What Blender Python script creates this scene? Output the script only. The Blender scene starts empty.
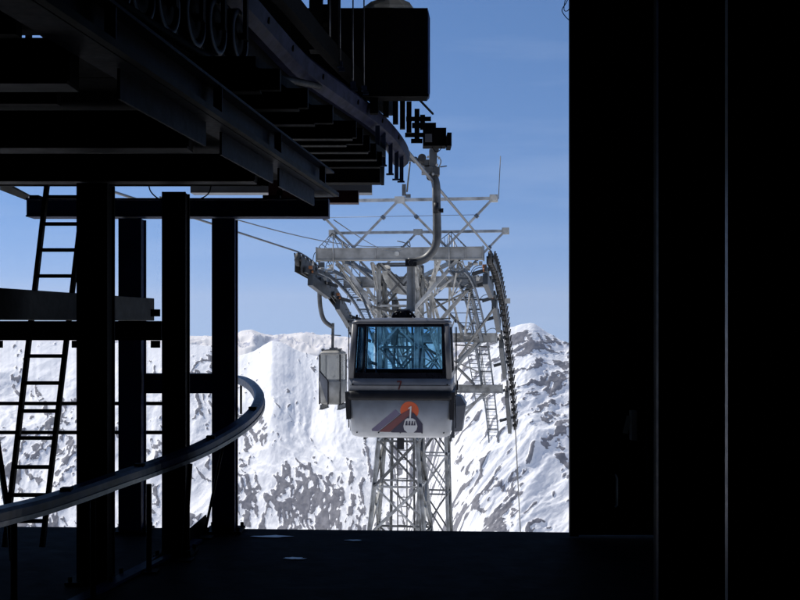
import bpy, math, random
import numpy as np
from mathutils import Vector, Matrix
random.seed(7)
R = math.radians
scene = bpy.context.scene
COL = scene.collection

# ------------------------------------------------------------------ camera
F = 1111.0            # focal length in pixels of the 800 px wide photograph
HY = 325.0            # row of the horizon
EYE = 1.6
cam_d = bpy.data.cameras.new('camera')
cam = bpy.data.objects.new('camera', cam_d)
COL.objects.link(cam)
cam.location = (0, 0, EYE)
cam.rotation_euler = (R(90), 0, 0)
cam_d.sensor_width = 36
cam_d.lens = F * 36 / 800
cam_d.shift_y = (HY - 300) / 800
cam_d.clip_start = 0.05
cam_d.clip_end = 60000
scene.camera = cam

def at(px, py, d):
    return Vector(((px - 400) * d / F, d, EYE - (py - HY) * d / F))

# ------------------------------------------------------------------ materials
def new_mat(name):
    m = bpy.data.materials.new(name)
    m.use_nodes = True
    nt = m.node_tree
    return m, nt, nt.nodes['Principled BSDF']

def mat(name, col, rough=0.5, metal=0.0, var=0.25, scale=6.0, bump=0.0, dirt=None, coat=0.0, spec=0.5):
    m, nt, b = new_mat(name)
    N, L = nt.nodes, nt.links
    tc = N.new('ShaderNodeTexCoord')
    n1 = N.new('ShaderNodeTexNoise'); n1.inputs['Scale'].default_value = scale
    n1.inputs['Detail'].default_value = 6
    L.new(tc.outputs['Object'], n1.inputs['Vector'])
    ramp = N.new('ShaderNodeValToRGB')
    lo = [c * (1 - var) for c in col]; hi = [min(1, c * (1 + var)) for c in col]
    ramp.color_ramp.elements[0].position = 0.3
    ramp.color_ramp.elements[0].color = (*(dirt or lo), 1)
    ramp.color_ramp.elements[1].position = 0.62
    ramp.color_ramp.elements[1].color = (*hi, 1)
    L.new(n1.outputs['Fac'], ramp.inputs['Fac'])
    L.new(ramp.outputs['Color'], b.inputs['Base Color'])
    mr = N.new('ShaderNodeMapRange')
    mr.inputs['To Min'].default_value = max(0.05, rough - 0.12)
    mr.inputs['To Max'].default_value = min(1, rough + 0.12)
    n2 = N.new('ShaderNodeTexNoise'); n2.inputs['Scale'].default_value = scale * 3.3
    L.new(tc.outputs['Object'], n2.inputs['Vector'])
    L.new(n2.outputs['Fac'], mr.inputs['Value'])
    L.new(mr.outputs['Result'], b.inputs['Roughness'])
    b.inputs['Metallic'].default_value = metal
    b.inputs['Specular IOR Level'].default_value = spec
    b.inputs['Coat Weight'].default_value = coat
    if bump:
        bp = N.new('ShaderNodeBump'); bp.inputs['Strength'].default_value = bump
        bp.inputs['Distance'].default_value = 0.01
        L.new(n2.outputs['Fac'], bp.inputs['Height']); L.new(bp.outputs['Normal'], b.inputs['Normal'])
    return m

M = {}
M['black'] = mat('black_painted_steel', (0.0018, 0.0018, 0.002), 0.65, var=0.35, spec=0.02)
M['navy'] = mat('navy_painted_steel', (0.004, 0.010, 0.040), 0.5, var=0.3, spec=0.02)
M['bluesteel'] = mat('blue_grey_painted_steel', (0.0060, 0.0085, 0.017), 0.5, var=0.5, scale=9, spec=0.02)
M['flange'] = mat('dull_zinc_flange', (0.014, 0.014, 0.0145), 0.55, var=0.5, scale=3, spec=0.02)  # on girder and joist flanges this grey paints the outside light they catch
M['railblue'] = mat('lavender_grey_guide_rail', (0.008, 0.009, 0.019), 0.5, var=0.5, scale=5, spec=0.02)
M['maroon'] = mat('maroon_primer_steel', (0.030, 0.006, 0.006), 0.6, var=0.3, spec=0.2)
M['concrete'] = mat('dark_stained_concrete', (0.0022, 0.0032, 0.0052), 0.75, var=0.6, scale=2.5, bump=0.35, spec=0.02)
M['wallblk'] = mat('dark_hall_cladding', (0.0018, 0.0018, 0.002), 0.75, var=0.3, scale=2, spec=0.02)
M['galv'] = mat('weathered_galvanised_steel', (0.30, 0.30, 0.29), 0.5, metal=0.2, var=0.35, scale=3, dirt=(0.13, 0.127, 0.118))
M['galvd'] = mat('dark_galvanised_steel', (0.08, 0.08, 0.078), 0.5, metal=0.3, var=0.4, scale=5)
M['greysteel'] = mat('blue_grey_catwalk_steel', (0.065, 0.08, 0.10), 0.5, metal=0.2, var=0.35, scale=4)
M['beamgrey'] = mat('grey_box_girder', (0.24, 0.235, 0.22), 0.55, metal=0.1, var=0.22, scale=3, dirt=(0.15, 0.145, 0.13))
M['rubber'] = mat('dark_roller_rubber', (0.022, 0.021, 0.020), 0.7, var=0.4, scale=12)
M['rollerplate'] = mat('oily_brown_side_plate', (0.018, 0.016, 0.014), 0.5, var=0.6, scale=14)
M['rope'] = mat('steel_wire_rope', (0.09, 0.09, 0.09), 0.45, metal=0.5, var=0.3, scale=30)
M['white'] = mat('white_cabin_paint', (0.32, 0.325, 0.34), 0.4, var=0.10, scale=3, dirt=(0.25, 0.255, 0.262), coat=0.05)
M['cabgrey'] = mat('grey_cabin_frame', (0.06, 0.062, 0.07), 0.42, var=0.15, scale=3)
M['cabdark'] = mat('charcoal_rubber_trim', (0.008, 0.008, 0.010), 0.5, var=0.3, scale=6, spec=0.2)
M['cabblack'] = mat('black_window_frame', (0.004, 0.004, 0.006), 0.3, var=0.3, spec=0.2)
M['orange'] = mat('orange_red_logo', (0.40, 0.055, 0.008), 0.45, var=0.06)
M['navylogo'] = mat('dark_navy_logo', (0.010, 0.008, 0.030), 0.45, var=0.06)
M['purple'] = mat('lavender_logo', (0.085, 0.070, 0.125), 0.45, var=0.06)
M['redstripe'] = mat('brick_red_logo', (0.10, 0.020, 0.024), 0.45, var=0.06)
M['logowhite'] = mat('white_logo', (0.42, 0.42, 0.43), 0.45, var=0.04)
M['number'] = mat('dark_red_number', (0.05, 0.004, 0.004), 0.45, var=0.05)
M['box'] = mat('scuffed_equipment_grey', (0.10, 0.105, 0.118), 0.5, var=0.2, scale=4)
M['slate'] = mat('dark_slate_plate', (0.022, 0.027, 0.033), 0.5, var=0.4, scale=5)
M['tyre'] = mat('bluish_wheel_rim', (0.008, 0.011, 0.020), 0.5, var=0.4, scale=6, spec=0.1)
M['seat'] = mat('dark_seat_cushion', (0.03, 0.035, 0.05), 0.7, var=0.2)
M['guide'] = mat('worn_navy_guide_rail', (0.004, 0.011, 0.046), 0.4, var=0.7, scale=7, spec=0.12)
M['strip'] = mat('bright_wear_strip', (0.055, 0.058, 0.068), 0.38, metal=0.3, var=0.4, scale=8)
M['tarp'] = mat('pale_crumpled_sheet', (0.36, 0.35, 0.32), 0.7, var=0.2, scale=5)
M['weath'] = mat('weathered_timber', (0.007, 0.009, 0.009), 0.7, var=0.4, scale=5, bump=0.3)
M['brass'] = mat('worn_orange_cap', (0.32, 0.12, 0.04), 0.5, var=0.3)

def glass(name, tint, gloss=0.1, rough=0.02, cloud=0.0, cloudcol=(0.4, 0.4, 0.38)):
    m = bpy.data.materials.new(name); m.use_nodes = True
    nt = m.node_tree; N, L = nt.nodes, nt.links
    N.remove(N['Principled BSDF']); out = N['Material Output']
    t = N.new('ShaderNodeBsdfTransparent'); t.inputs['Color'].default_value = (*tint, 1)
    g = N.new('ShaderNodeBsdfGlossy'); g.inputs['Roughness'].default_value = rough
    g.inputs['Color'].default_value = (0.9, 0.95, 1, 1)
    fr = N.new('ShaderNodeFresnel'); fr.inputs['IOR'].default_value = 1.45
    ad = N.new('ShaderNodeMath'); ad.operation = 'ADD'; ad.inputs[1].default_value = gloss; ad.use_clamp = True
    L.new(fr.outputs[0], ad.inputs[0])
    mx = N.new('ShaderNodeMixShader'); L.new(ad.outputs[0], mx.inputs[0])
    L.new(t.outputs[0], mx.inputs[1]); L.new(g.outputs[0], mx.inputs[2])
    last = mx
    if cloud:
        d = N.new('ShaderNodeBsdfDiffuse'); d.inputs['Color'].default_value = (*cloudcol, 1)
        tl = N.new('ShaderNodeBsdfTranslucent'); tl.inputs['Color'].default_value = (*cloudcol, 1)
        m2 = N.new('ShaderNodeMixShader'); m2.inputs[0].default_value = 0.5
        L.new(d.outputs[0], m2.inputs[1]); L.new(tl.outputs[0], m2.inputs[2])
        tc = N.new('ShaderNodeTexCoord'); n = N.new('ShaderNodeTexNoise'); n.inputs['Scale'].default_value = 3
        L.new(tc.outputs['Object'], n.inputs['Vector'])
        mr = N.new('ShaderNodeMapRange'); mr.inputs['To Min'].default_value = cloud - 0.15; mr.inputs['To Max'].default_value = cloud + 0.15
        L.new(n.outputs['Fac'], mr.inputs['Value'])
        m3 = N.new('ShaderNodeMixShader'); L.new(mr.outputs[0], m3.inputs[0])
        L.new(mx.outputs[0], m3.inputs[1]); L.new(m2.outputs[0], m3.inputs[2]); last = m3
    L.new(last.outputs[0], out.inputs['Surface'])
    return m
M['glass'] = glass('blue_tinted_glass', (0.72, 0.90, 1.0), 0.03)
M['perspex'] = glass('cloudy_perspex', (0.62, 0.62, 0.60), 0.05, 0.15, cloud=0.42, cloudcol=(0.36, 0.36, 0.34))

# ------------------------------------------------------------------ mesh builder
class MB:
    def __init__(s): s.v = []; s.f = []; s.sm = []
    def add(s, vs, fs, smooth=False):
        o = len(s.v); s.v += [Vector(v) for v in vs]
        for f in fs: s.f.append([i + o for i in f]); s.sm.append(smooth)
        return s
    def boxm(s, mtx, sx, sy, sz):
        vs = [mtx @ Vector((x * sx / 2, y * sy / 2, z * sz / 2)) for x in (-1, 1) for y in (-1, 1) for z in (-1, 1)]
        fs = [(0, 1, 3, 2), (4, 6, 7, 5), (0, 4, 5, 1), (2, 3, 7, 6), (0, 2, 6, 4), (1, 5, 7, 3)]
        return s.add(vs, fs)
    def box(s, x0, x1, y0, y1, z0, z1):
        return s.boxm(Matrix.Translation(((x0 + x1) / 2, (y0 + y1) / 2, (z0 + z1) / 2)), abs(x1 - x0), abs(y1 - y0), abs(z1 - z0))
    def frame(s, p, q, up=(0, 0, 1)):
        p, q = Vector(p), Vector(q); d = (q - p); l = d.length; d.normalize()
        up = Vector(up)
        if abs(d.dot(up)) > 0.98: up = Vector((0, 1, 0))
        x = d.cross(up).normalized(); z = x.cross(d).normalized()
        m = Matrix((x, d, z)).transposed().to_4x4(); m.translation = (p + q) / 2
        return m, l
    def bar(s, p, q, w, h=None, up=(0, 0, 1)):
        m, l = s.frame(p, q, up); return s.boxm(m, w, l, h or w)
    def angle(s, p, q, w, t=0.014, up=(0, 0, 1)):
        m, l = s.frame(p, q, up)
        s.boxm(m @ Matrix.Translation((0, 0, w / 2)), w, l, t)
        s.boxm(m @ Matrix.Translation((-w / 2, 0, 0)), t, l, w - t)
        return s
    def ibeam(s, p, q, w, h, t=0.014, up=(0, 0, 1)):
        m, l = s.frame(p, q, up)
        s.boxm(m @ Matrix.Translation((0, 0, h / 2 - t / 2)), w, l, t)
        s.boxm(m @ Matrix.Translation((0, 0, -h / 2 + t / 2)), w, l, t)
        s.boxm(m, t, l, h - 2 * t)
        return s
    def tube(s, pts, r, n=10, closed_ends=True):
        pts = [Vector(p) for p in pts]; k = len(pts)
        rr = r if isinstance(r, (list, tuple)) else [r] * k
        base = len(s.v); prev = None
        for i, p in enumerate(pts):
            a = pts[max(0, i - 1)]; b = pts[min(k - 1, i + 1)]
            d = (b - a).normalized()
            if prev is None:
                u = Vector((0, 0, 1)) if abs(d.z) < 0.9 else Vector((0, 1, 0))
                x = d.cross(u).normalized()
            else:
                x = (prev - d * prev.dot(d)).normalized()
            prev = x; y = d.cross(x)
            for j in range(n):
                t = 2 * math.pi * j / n
                s.v.append(p + (x * math.cos(t) + y * math.sin(t)) * rr[i])
        for i in range(k - 1):
            for j in range(n):
                a = base + i * n + j; b = base + i * n + (j + 1) % n
                s.f.append([a, b, b + n, a + n]); s.sm.append(True)
        if closed_ends:
            s.f.append([base + j for j in range(n)][::-1]); s.sm.append(False)
            s.f.append([base + (k - 1) * n + j for j in range(n)]); s.sm.append(False)
        return s
    def sweep(s, pts, prof, up=(0, 0, 1), smooth=False):
        """closed profile [(across, up)] swept along pts"""
        pts = [Vector(p) for p in pts]; k = len(pts); n = len(prof); base = len(s.v)
        for i, p in enumerate(pts):
            d = (pts[min(k - 1, i + 1)] - pts[max(0, i - 1)]).normalized()
            x = d.cross(Vector(up)).normalized(); z = x.cross(d)
            for (a, b) in prof: s.v.append(p + x * a + z * b)
        for i in range(k - 1):
            for j in range(n):
                a = base + i * n + j; b = base + i * n + (j + 1) % n
                s.f.append([a, b, b + n, a + n]); s.sm.append(smooth)
        s.f.append([base + j for j in range(n)][::-1]); s.sm.append(False)
        s.f.append([base + (k - 1) * n + j for j in range(n)]); s.sm.append(False)
        return s
    def disc(s, c, axis, r, w, n=20, inner=0.0):
        """cylinder of width w about axis"""
        a = Vector(axis).normalized(); u = Vector((0, 0, 1)) if abs(a.z) < 0.9 else Vector((0, 1, 0))
        x = a.cross(u).normalized(); y = a.cross(x); c = Vector(c); base = len(s.v)
        rings = [(-w / 2, r * 0.94), (-w / 2 * 0.8, r), (w / 2 * 0.8, r), (w / 2, r * 0.94)]
        if inner: rings += [(w / 2, inner), (-w / 2, inner)]
        for (o, rr) in rings:
            for j in range(n):
                t = 2 * math.pi * j / n
                s.v.append(c + a * o + (x * math.cos(t) + y * math.sin(t)) * rr)
        m = len(rings)
        for i in range(m if inner else m - 1):
            for j in range(n):
                p = base + i * n + j; q = base + i * n + (j + 1) % n
                i2 = base + ((i + 1) % m) * n
                s.f.append([p, q, i2 + (j + 1) % n, i2 + j]); s.sm.append(True)
        if not inner:
            s.f.append([base + j for j in range(n)][::-1]); s.sm.append(False)
            s.f.append([base + (m - 1) * n + j for j in range(n)]); s.sm.append(False)
        return s
    def plate(s, poly, n, t):
        """planar polygon thickened by t along n"""
        poly = [Vector(p) for p in poly]; n = Vector(n).normalized() * t; k = len(poly)
        vs = poly + [p + n for p in poly]
        fs = [list(range(k))[::-1], [k + i for i in range(k)]] + [[i, (i + 1) % k, k + (i + 1) % k, k + i] for i in range(k)]
        return s.add(vs, fs)
    def loft(s, rings, smooth=True, cap=True):
        base = len(s.v); n = len(rings[0])
        for r in rings: s.v += [Vector(p) for p in r]
        for i in range(len(rings) - 1):
            for j in range(n):
                a = base + i * n + j; b = base + i * n + (j + 1) % n
                s.f.append([a, b, b + n, a + n]); s.sm.append(smooth)
        if cap:
            s.f.append([base + j for j in range(n)][::-1]); s.sm.append(False)
            s.f.append([base + (len(rings) - 1) * n + j for j in range(n)]); s.sm.append(False)
        return s
    def build(s, name, m, parent=None, local=False, origin=None, bevel=0.0):
        if parent is not None and not local:
            inv = WM[parent].inverted(); vs = [inv @ v for v in s.v]; mtx = WM[parent]
        elif parent is not None:
            vs = s.v; mtx = WM[parent]
        else:
            if origin is None:
                a = np.array([v[:] for v in s.v]); origin = ((a[:, 0].min() + a[:, 0].max()) / 2, (a[:, 1].min() + a[:, 1].max()) / 2, a[:, 2].min())
            o = Vector(origin); vs = [v - o for v in s.v]; mtx = Matrix.Translation(o)
        me = bpy.data.meshes.new(name)
        me.from_pydata([v[:] for v in vs], [], s.f)
        me.polygons.foreach_set('use_smooth', s.sm)
        me.materials.append(m if not isinstance(m, str) else M[m]); me.update()
        import bmesh
        bm = bmesh.new(); bm.from_mesh(me); bmesh.ops.recalc_face_normals(bm, faces=bm.faces); bm.to_mesh(me); bm.free()
        ob = bpy.data.objects.new(name, me); COL.objects.link(ob)
        if parent is not None: ob.parent = parent
        else: ob.location = mtx.translation
        WM[ob] = mtx
        if bevel:
            bv = ob.modifiers.new('bevel', 'BEVEL'); bv.width = bevel; bv.segments = 2; bv.limit_method = 'ANGLE'
        return ob
def build_each(mb, name, m, parent, local=False, bevel=0.0):
    up = list(range(len(mb.v)))
    def fd(i):
        while up[i] != i: up[i] = up[up[i]]; i = up[i]
        return i
    for f in mb.f:
        r0 = fd(f[0])
        for i in f[1:]: up[fd(i)] = r0
    groups = {}
    for f, sm in zip(mb.f, mb.sm): groups.setdefault(fd(f[0]), []).append((f, sm))
    out = []
    for fs in groups.values():
        ids = sorted({i for f, _ in fs for i in f}); mp = {k: j for j, k in enumerate(ids)}
        q = MB(); q.v = [mb.v[i] for i in ids]; q.f = [[mp[i] for i in f] for f, _ in fs]; q.sm = [sm for _, sm in fs]
        out.append(q.build(name, m, parent, local=local, bevel=bevel))
    return out
WM = {}

def tag(o, label=None, cat=None, group=None, kind=None):
    if label: o['label'] = label
    if cat: o['category'] = cat
    if group: o['group'] = group
    if kind: o['kind'] = kind
    return o

def empty(name, loc, rz=0.0):
    o = bpy.data.objects.new(name, None); COL.objects.link(o)
    o.empty_display_size = 0.2
    o.location = loc; o.rotation_euler = (0, 0, rz)
    WM[o] = Matrix.Translation(Vector(loc)) @ Matrix.Rotation(rz, 4, 'Z')
    return o

def smooth_path(pts, n=8):
    """Catmull-Rom through pts"""
    P = [Vector(p) for p in pts]; P = [P[0] * 2 - P[1]] + P + [P[-1] * 2 - P[-2]]
    out = []
    for i in range(1, len(P) - 2):
        for k in range(n):
            t = k / n; a, b, c, d = P[i - 1], P[i], P[i + 1], P[i + 2]
            out.append(0.5 * ((2 * b) + (c - a) * t + (2 * a - 5 * b + 4 * c - d) * t * t + (3 * b - a - 3 * c + d) * t ** 3))
    out.append(P[-2]); return out

# ------------------------------------------------------------------ noise for the terrain
rng = np.random.RandomState(11)
PERM = rng.permutation(512); PERM = np.concatenate([PERM, PERM]); GR = rng.uniform(0, 2 * np.pi, 512)
def perlin(x, y):
    xi = np.floor(x).astype(int); yi = np.floor(y).astype(int); xf = x - xi; yf = y - yi
    u = xf * xf * xf * (xf * (xf * 6 - 15) + 10); v = yf * yf * yf * (yf * (yf * 6 - 15) + 10)
    def g(ix, iy, dx, dy):
        h = GR[PERM[(PERM[ix & 511] + iy) & 511]]; return np.cos(h) * dx + np.sin(h) * dy
    a = g(xi, yi, xf, yf); b = g(xi + 1, yi, xf - 1, yf); c = g(xi, yi + 1, xf, yf - 1); d = g(xi + 1, yi + 1, xf - 1, yf - 1)
    return (a * (1 - u) + b * u) * (1 - v) + (c * (1 - u) + d * u) * v
def fbm(x, y, o=5, ridged=False):
    s = 0; a = 1.0; t = 0
    for i in range(o):
        n = perlin(x + 17.3 * i, y - 9.1 * i) * 1.5
        if ridged: n = 1 - 2 * np.abs(n)
        s = s + a * n; t += a; a *= 0.5; x = x * 2.03; y = y * 2.03
    return s / t

def grid_mesh(name, X, Y, Z, m):
    h, w = X.shape
    me = bpy.data.meshes.new(name)
    co = np.stack([X, Y, Z], -1).reshape(-1, 3).astype(np.float32)
    i = np.arange((h - 1) * (w - 1)); r = i // (w - 1); c = i % (w - 1); a = r * w + c
    q = np.stack([a, a + 1, a + w + 1, a + w], -1).astype(np.int32)
    me.vertices.add(len(co)); me.vertices.foreach_set('co', co.ravel())
    me.loops.add(q.size); me.loops.foreach_set('vertex_index', q.ravel())
    me.polygons.add(len(q)); me.polygons.foreach_set('loop_start', np.arange(0, q.size, 4, dtype=np.int32))
    me.polygons.foreach_set('use_smooth', np.ones(len(q), bool))
    me.update(calc_edges=True); me.validate()
    me.materials.append(m)
    ob = bpy.data.objects.new(name, me); COL.objects.link(ob); WM[ob] = Matrix.Identity(4)
    tag(ob, kind='structure')
    return ob

def snow_rock(name, rot, sx, sy, patch=1 / 380, thresh=0.56, slope_w=1.4, fine=1 / 34, rock=(0.16, 0.158, 0.175), hgt=0.0, snow=(0.80, 0.80, 0.81), use_attr=True):
    m, nt, b = new_mat(name); N, L = nt.nodes, nt.links
    def math_(op, a, c, clamp=False):
        n = N.new('ShaderNodeMath'); n.operation = op; n.use_clamp = clamp
        for i, v in enumerate((a, c)):
            if isinstance(v, (int, float)): n.inputs[i].default_value = v
            elif v is not None: L.new(v, n.inputs[i])
        return n.outputs[0]
    tc = N.new('ShaderNodeTexCoord')
    m0 = N.new('ShaderNodeMapping'); m0.inputs['Rotation'].default_value = (0, 0, rot)
    L.new(tc.outputs['Object'], m0.inputs['Vector'])
    mp = N.new('ShaderNodeMapping'); mp.inputs['Scale'].default_value = (sx, sy, min(sx, sy))
    L.new(m0.outputs[0], mp.inputs['Vector'])
    warp = N.new('ShaderNodeTexNoise'); warp.inputs['Scale'].default_value = 1 / 150; warp.inputs['Detail'].default_value = 3
    L.new(tc.outputs['Object'], warp.inputs['Vector'])
    vm = N.new('ShaderNodeVectorMath'); vm.operation = 'SCALE'; vm.inputs['Scale'].default_value = 0.7
    L.new(warp.outputs['Color'], vm.inputs[0])
    va = N.new('ShaderNodeVectorMath'); L.new(mp.outputs[0], va.inputs[0]); L.new(vm.outputs[0], va.inputs[1])
    n1 = N.new('ShaderNodeTexNoise'); n1.inputs['Scale'].default_value = 1; n1.inputs['Detail'].default_value = 9; n1.inputs['Roughness'].default_value = 0.62
    L.new(va.outputs[0], n1.inputs['Vector'])
    n2 = N.new('ShaderNodeTexNoise'); n2.inputs['Scale'].default_value = patch; n2.inputs['Detail'].default_value = 3
    L.new(tc.outputs['Object'], n2.inputs['Vector'])
    n3 = N.new('ShaderNodeTexNoise'); n3.inputs['Scale'].default_value = fine; n3.inputs['Detail'].default_value = 6; n3.inputs['Roughness'].default_value = 0.7
    L.new(tc.outputs['Object'], n3.inputs['Vector'])
    geo = N.new('ShaderNodeNewGeometry'); sp = N.new('ShaderNodeSeparateXYZ'); L.new(geo.outputs['Normal'], sp.inputs[0])
    steep = math_('MULTIPLY', math_('SUBTRACT', 0.82, sp.outputs['Z']), slope_w)
    v = math_('MULTIPLY', n1.outputs['Fac'], 0.62)
    v = math_('ADD', v, math_('MULTIPLY', n2.outputs['Fac'], 0.46))
    v = math_('ADD', v, math_('MULTIPLY', n3.outputs['Fac'], 0.27))
    v = math_('ADD', v, steep)
    sz = N.new('ShaderNodeSeparateXYZ'); L.new(tc.outputs['Object'], sz.inputs[0])
    v = math_('ADD', v, math_('MULTIPLY', math_('ADD', math_('MULTIPLY', sz.outputs['Z'], -1 / 400), -0.5), hgt, False))
    v = math_('SUBTRACT', v, 0.16)
    if use_attr:
        aa = N.new('ShaderNodeAttribute'); aa.attribute_name = 'rock'
        v = math_('ADD', aa.outputs['Fac'], math_('MULTIPLY', math_('SUBTRACT', n3.outputs['Fac'], 0.5), 1.5)); thresh = 0.5
    mr = N.new('ShaderNodeMapRange'); mr.inputs['From Min'].default_value = thresh; mr.inputs['From Max'].default_value = thresh + (0.08 if use_attr else 0.012)
    L.new(v, mr.inputs['Value'])
    rk = N.new('ShaderNodeValToRGB'); rk.color_ramp.elements[0].position = 0.3; rk.color_ramp.elements[1].position = 0.7
    rk.color_ramp.elements[0].color = (*[c * 0.7 for c in rock], 1); rk.color_ramp.elements[1].color = (*[c * 1.35 for c in rock], 1)
    L.new(n3.outputs['Fac'], rk.inputs[0])
    mix = N.new('ShaderNodeMix'); mix.data_type = 'RGBA'
    L.new(mr.outputs[0], mix.inputs['Factor']); mix.inputs['A'].default_value = (*snow, 1)
    L.new(rk.outputs[0], mix.inputs['B']); L.new(mix.outputs['Result'], b.inputs['Base Color'])
    b.inputs['Roughness'].default_value = 0.75; b.inputs['Specular IOR Level'].default_value = 0.2
    bp = N.new('ShaderNodeBump'); bp.inputs['Strength'].default_value = 0.35; bp.inputs['Distance'].default_value = 7
    L.new(math_('ADD', math_('MULTIPLY', n1.outputs['Fac'], 1.2), math_('MULTIPLY', n3.outputs['Fac'], 0.15)), bp.inputs['Height'])
    L.new(bp.outputs[0], b.inputs['Normal'])
    return m

# ------------------------------------------------------------------ terrain
def interp(x, pts):
    a = np.array(pts, float); return np.interp(x, a[:, 0], a[:, 1])

def mountain(name, ridge, dist, slope, px0, px1, ncol, nrow, depth, m, anis, amp, seed, rough=7.0, back=0.35, slopefn=None, streak=(-38, 60, 260), cover=0.22, hterm=0.0, lift=5.0, pw=0.34):
    px = np.linspace(px0, px1, ncol)
    ry = interp(px, ridge); ry = np.convolve(np.pad(ry, 4, 'edge'), np.ones(9) / 9, 'valid') + fbm(px / 26 + seed, px * 0 + 0.37, 4) * (np.interp(px, [300, 380, 430, 540], [1.5, 7, 14, 16]) if seed > 80 else 1.5) + fbm(px / 7 + seed, px * 0 + 3.1, 3) * (np.interp(px, [300, 400, 520], [0.3, 2, 3]) if seed > 80 else 0.5)
    dr = interp(px, dist); qd = max(3, ncol // 4) | 1; dr = np.convolve(np.pad(dr, qd // 2, 'edge'), np.hanning(qd + 2)[1:-1] / np.hanning(qd + 2)[1:-1].sum(), 'valid'); t = (px - 400) / F
    kk = np.linspace(0, 1, nrow); k = np.interp(kk, [0, 0.12, 0.93, 1], [0, 0.45, 0.90, 1])[:, None]
    D = dr[None, :] - depth * 0.86 + depth * k            # from the valley up over the ridge and down behind
    X = D * t[None, :]; Y = D
    zr = (EYE - (ry - HY) * dr / F)[None, :]
    off = dr[None, :] - D
    q = max(3, ncol // 9) | 1
    rs_ = np.convolve(np.pad(ry, q // 2, 'edge'), np.ones(q) / q, 'valid'); rs_ = np.convolve(np.pad(rs_, q // 2, 'edge'), np.ones(q) / q, 'valid')
    zs = (EYE - (rs_ - HY) * dr / F)[None, :]
    k2 = np.clip(np.abs(off) / (depth * 0.3), 0, 1); k2 = k2 * k2 * (3 - 2 * k2)
    zr = zr * (1 - k2) + np.minimum(zs, zr + 60) * k2
    Z = zr - np.where(off > 0, off * slope, -off * back)
    if slopefn is not None: Z = Z + slopefn(X, Y, off)
    c, s = math.cos(anis[0]), math.sin(anis[0])
    U = (X * c + Y * s) / anis[1]; V = (-X * s + Y * c) / anis[2]
    wx = fbm(X / 700 + seed, Y / 700, 3) * 0.8
    n = fbm(U + wx + seed, V + wx, 6, ridged=True) * amp
    n2 = fbm(X / 190 + seed * 3, Y / 190, 6) * rough * 2.2
    fade = np.clip(np.abs(off) / 260, 0.0, 1) * 0.94 + 0.06
    Z = Z + n * fade - 0.3 * amp * fade + n2 * (0.25 + 0.75 * fade)
    # rock bands stand proud of the snow: the same field shapes the surface and marks the rock
    c, s = math.cos(R(streak[0])), math.sin(R(streak[0]))
    wq = fbm(X / 260 + seed, Y / 260 + 3, 4); wq2 = fbm(X / 320 - seed, Y / 320 + 8, 4)
    U = (X * c + Y * s) / streak[1] + wq * 2.2; V = (-X * s + Y * c) / streak[2] + wq2 * 1.0
    S = 0.42 * fbm(U + 31, V, 7, ridged=True) + 0.30 * fbm(U * 2.3 + 7, V * 2.3, 6) + pw * fbm(X / 270 + 2 * seed, Y / 270, 4) + 0.26 * fbm(X / 17 + seed, Y / 17, 3)
    gy, gxx = np.gradient(Z); steep = np.abs(np.gradient(fbm(U, V, 4), axis=1)); S = S + 0.15 * np.clip(steep * 8, 0, 1)
    S = S + hterm * np.clip((-Z - 60) / 400, -0.3, 1.2)
    vis = (off > 0) & (Z > -0.19 * D); thr = np.quantile(S[vis], 1 - cover)
    rock = np.clip((S - thr) / 0.10 + 0.5, 0, 1)
    Z = Z + rock * lift + fbm(X / 16, Y / 16, 3) * rock * lift * 0.5
    ob = grid_mesh(name, X, Y, Z, m)
    at_ = ob.data.attributes.new('rock', 'FLOAT', 'POINT'); at_.data.foreach_set('value', rock.astype(np.float32).ravel())
    return ob

mat_r = snow_rock('snow_and_slanting_rock', R(-52), 1 / 75, 1 / 14, patch=1 / 250, thresh=0.572, slope_w=0.35, fine=1 / 12, hgt=0.05)
mat_l = snow_rock('snow_and_broken_rock', R(14), 1 / 22, 1 / 62, patch=1 / 300, thresh=0.606, slope_w=0.35, fine=1 / 13, hgt=0.11)
mat_f = snow_rock('far_snow_and_rock', R(10), 1 / 500, 1 / 700, patch=1 / 2500, thresh=0.575, slope_w=0.6, fine=1 / 160, rock=(0.36, 0.36, 0.42), snow=(0.74, 0.70, 0.67))  # bluish rock tone also paints the shaded patches of the far range
mat_n = snow_rock('wind_packed_snow', 0.0, 1 / 30, 1 / 30, patch=1 / 60, thresh=0.70, slope_w=1.2, fine=1 / 6, use_attr=False)

ridge_r = [(240, 900), (300, 800), (360, 660), (395, 560), (415, 490), (430, 436), (441, 400), (452, 372), (464, 353), (485, 341), (505, 330), (522, 324), (534, 323.5), (543, 330), (552, 335), (567, 343), (600, 350), (650, 346), (720, 330), (850, 300), (1000, 290)]
mountain('mountain', ridge_r, [(250, 2100), (430, 2250), (540, 2450), (700, 2350), (1000, 2100)], 0.62, 240, 1000, 900, 560, 2100, mat_r, (R(-38), 130, 520), 24, 3.7, rough=6, streak=(-42, 27, 190), cover=0.25, hterm=0.14, lift=2.2, pw=0.27)
ridge_l = [(-250, 300), (-100, 330), (0, 338), (60, 340), (120, 343), (190, 343), (212, 346), (236, 356), (250, 353), (262, 346), (273, 340.5), (283, 343), (298, 350), (315, 356), (345, 360), (380, 368), (430, 380), (480, 395), (560, 425)]
mountain('mountain', ridge_l, [(-250, 2500), (0, 2700), (200, 2900), (280, 3000), (400, 3000), (560, 3000)], 0.60, -250, 560, 950, 520, 2200, mat_l, (R(12), 260, 420), 24, 8.1, rough=5, streak=(10, 36, 140), cover=0.15, hterm=0.26, lift=2.4, pw=0.40)
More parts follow.
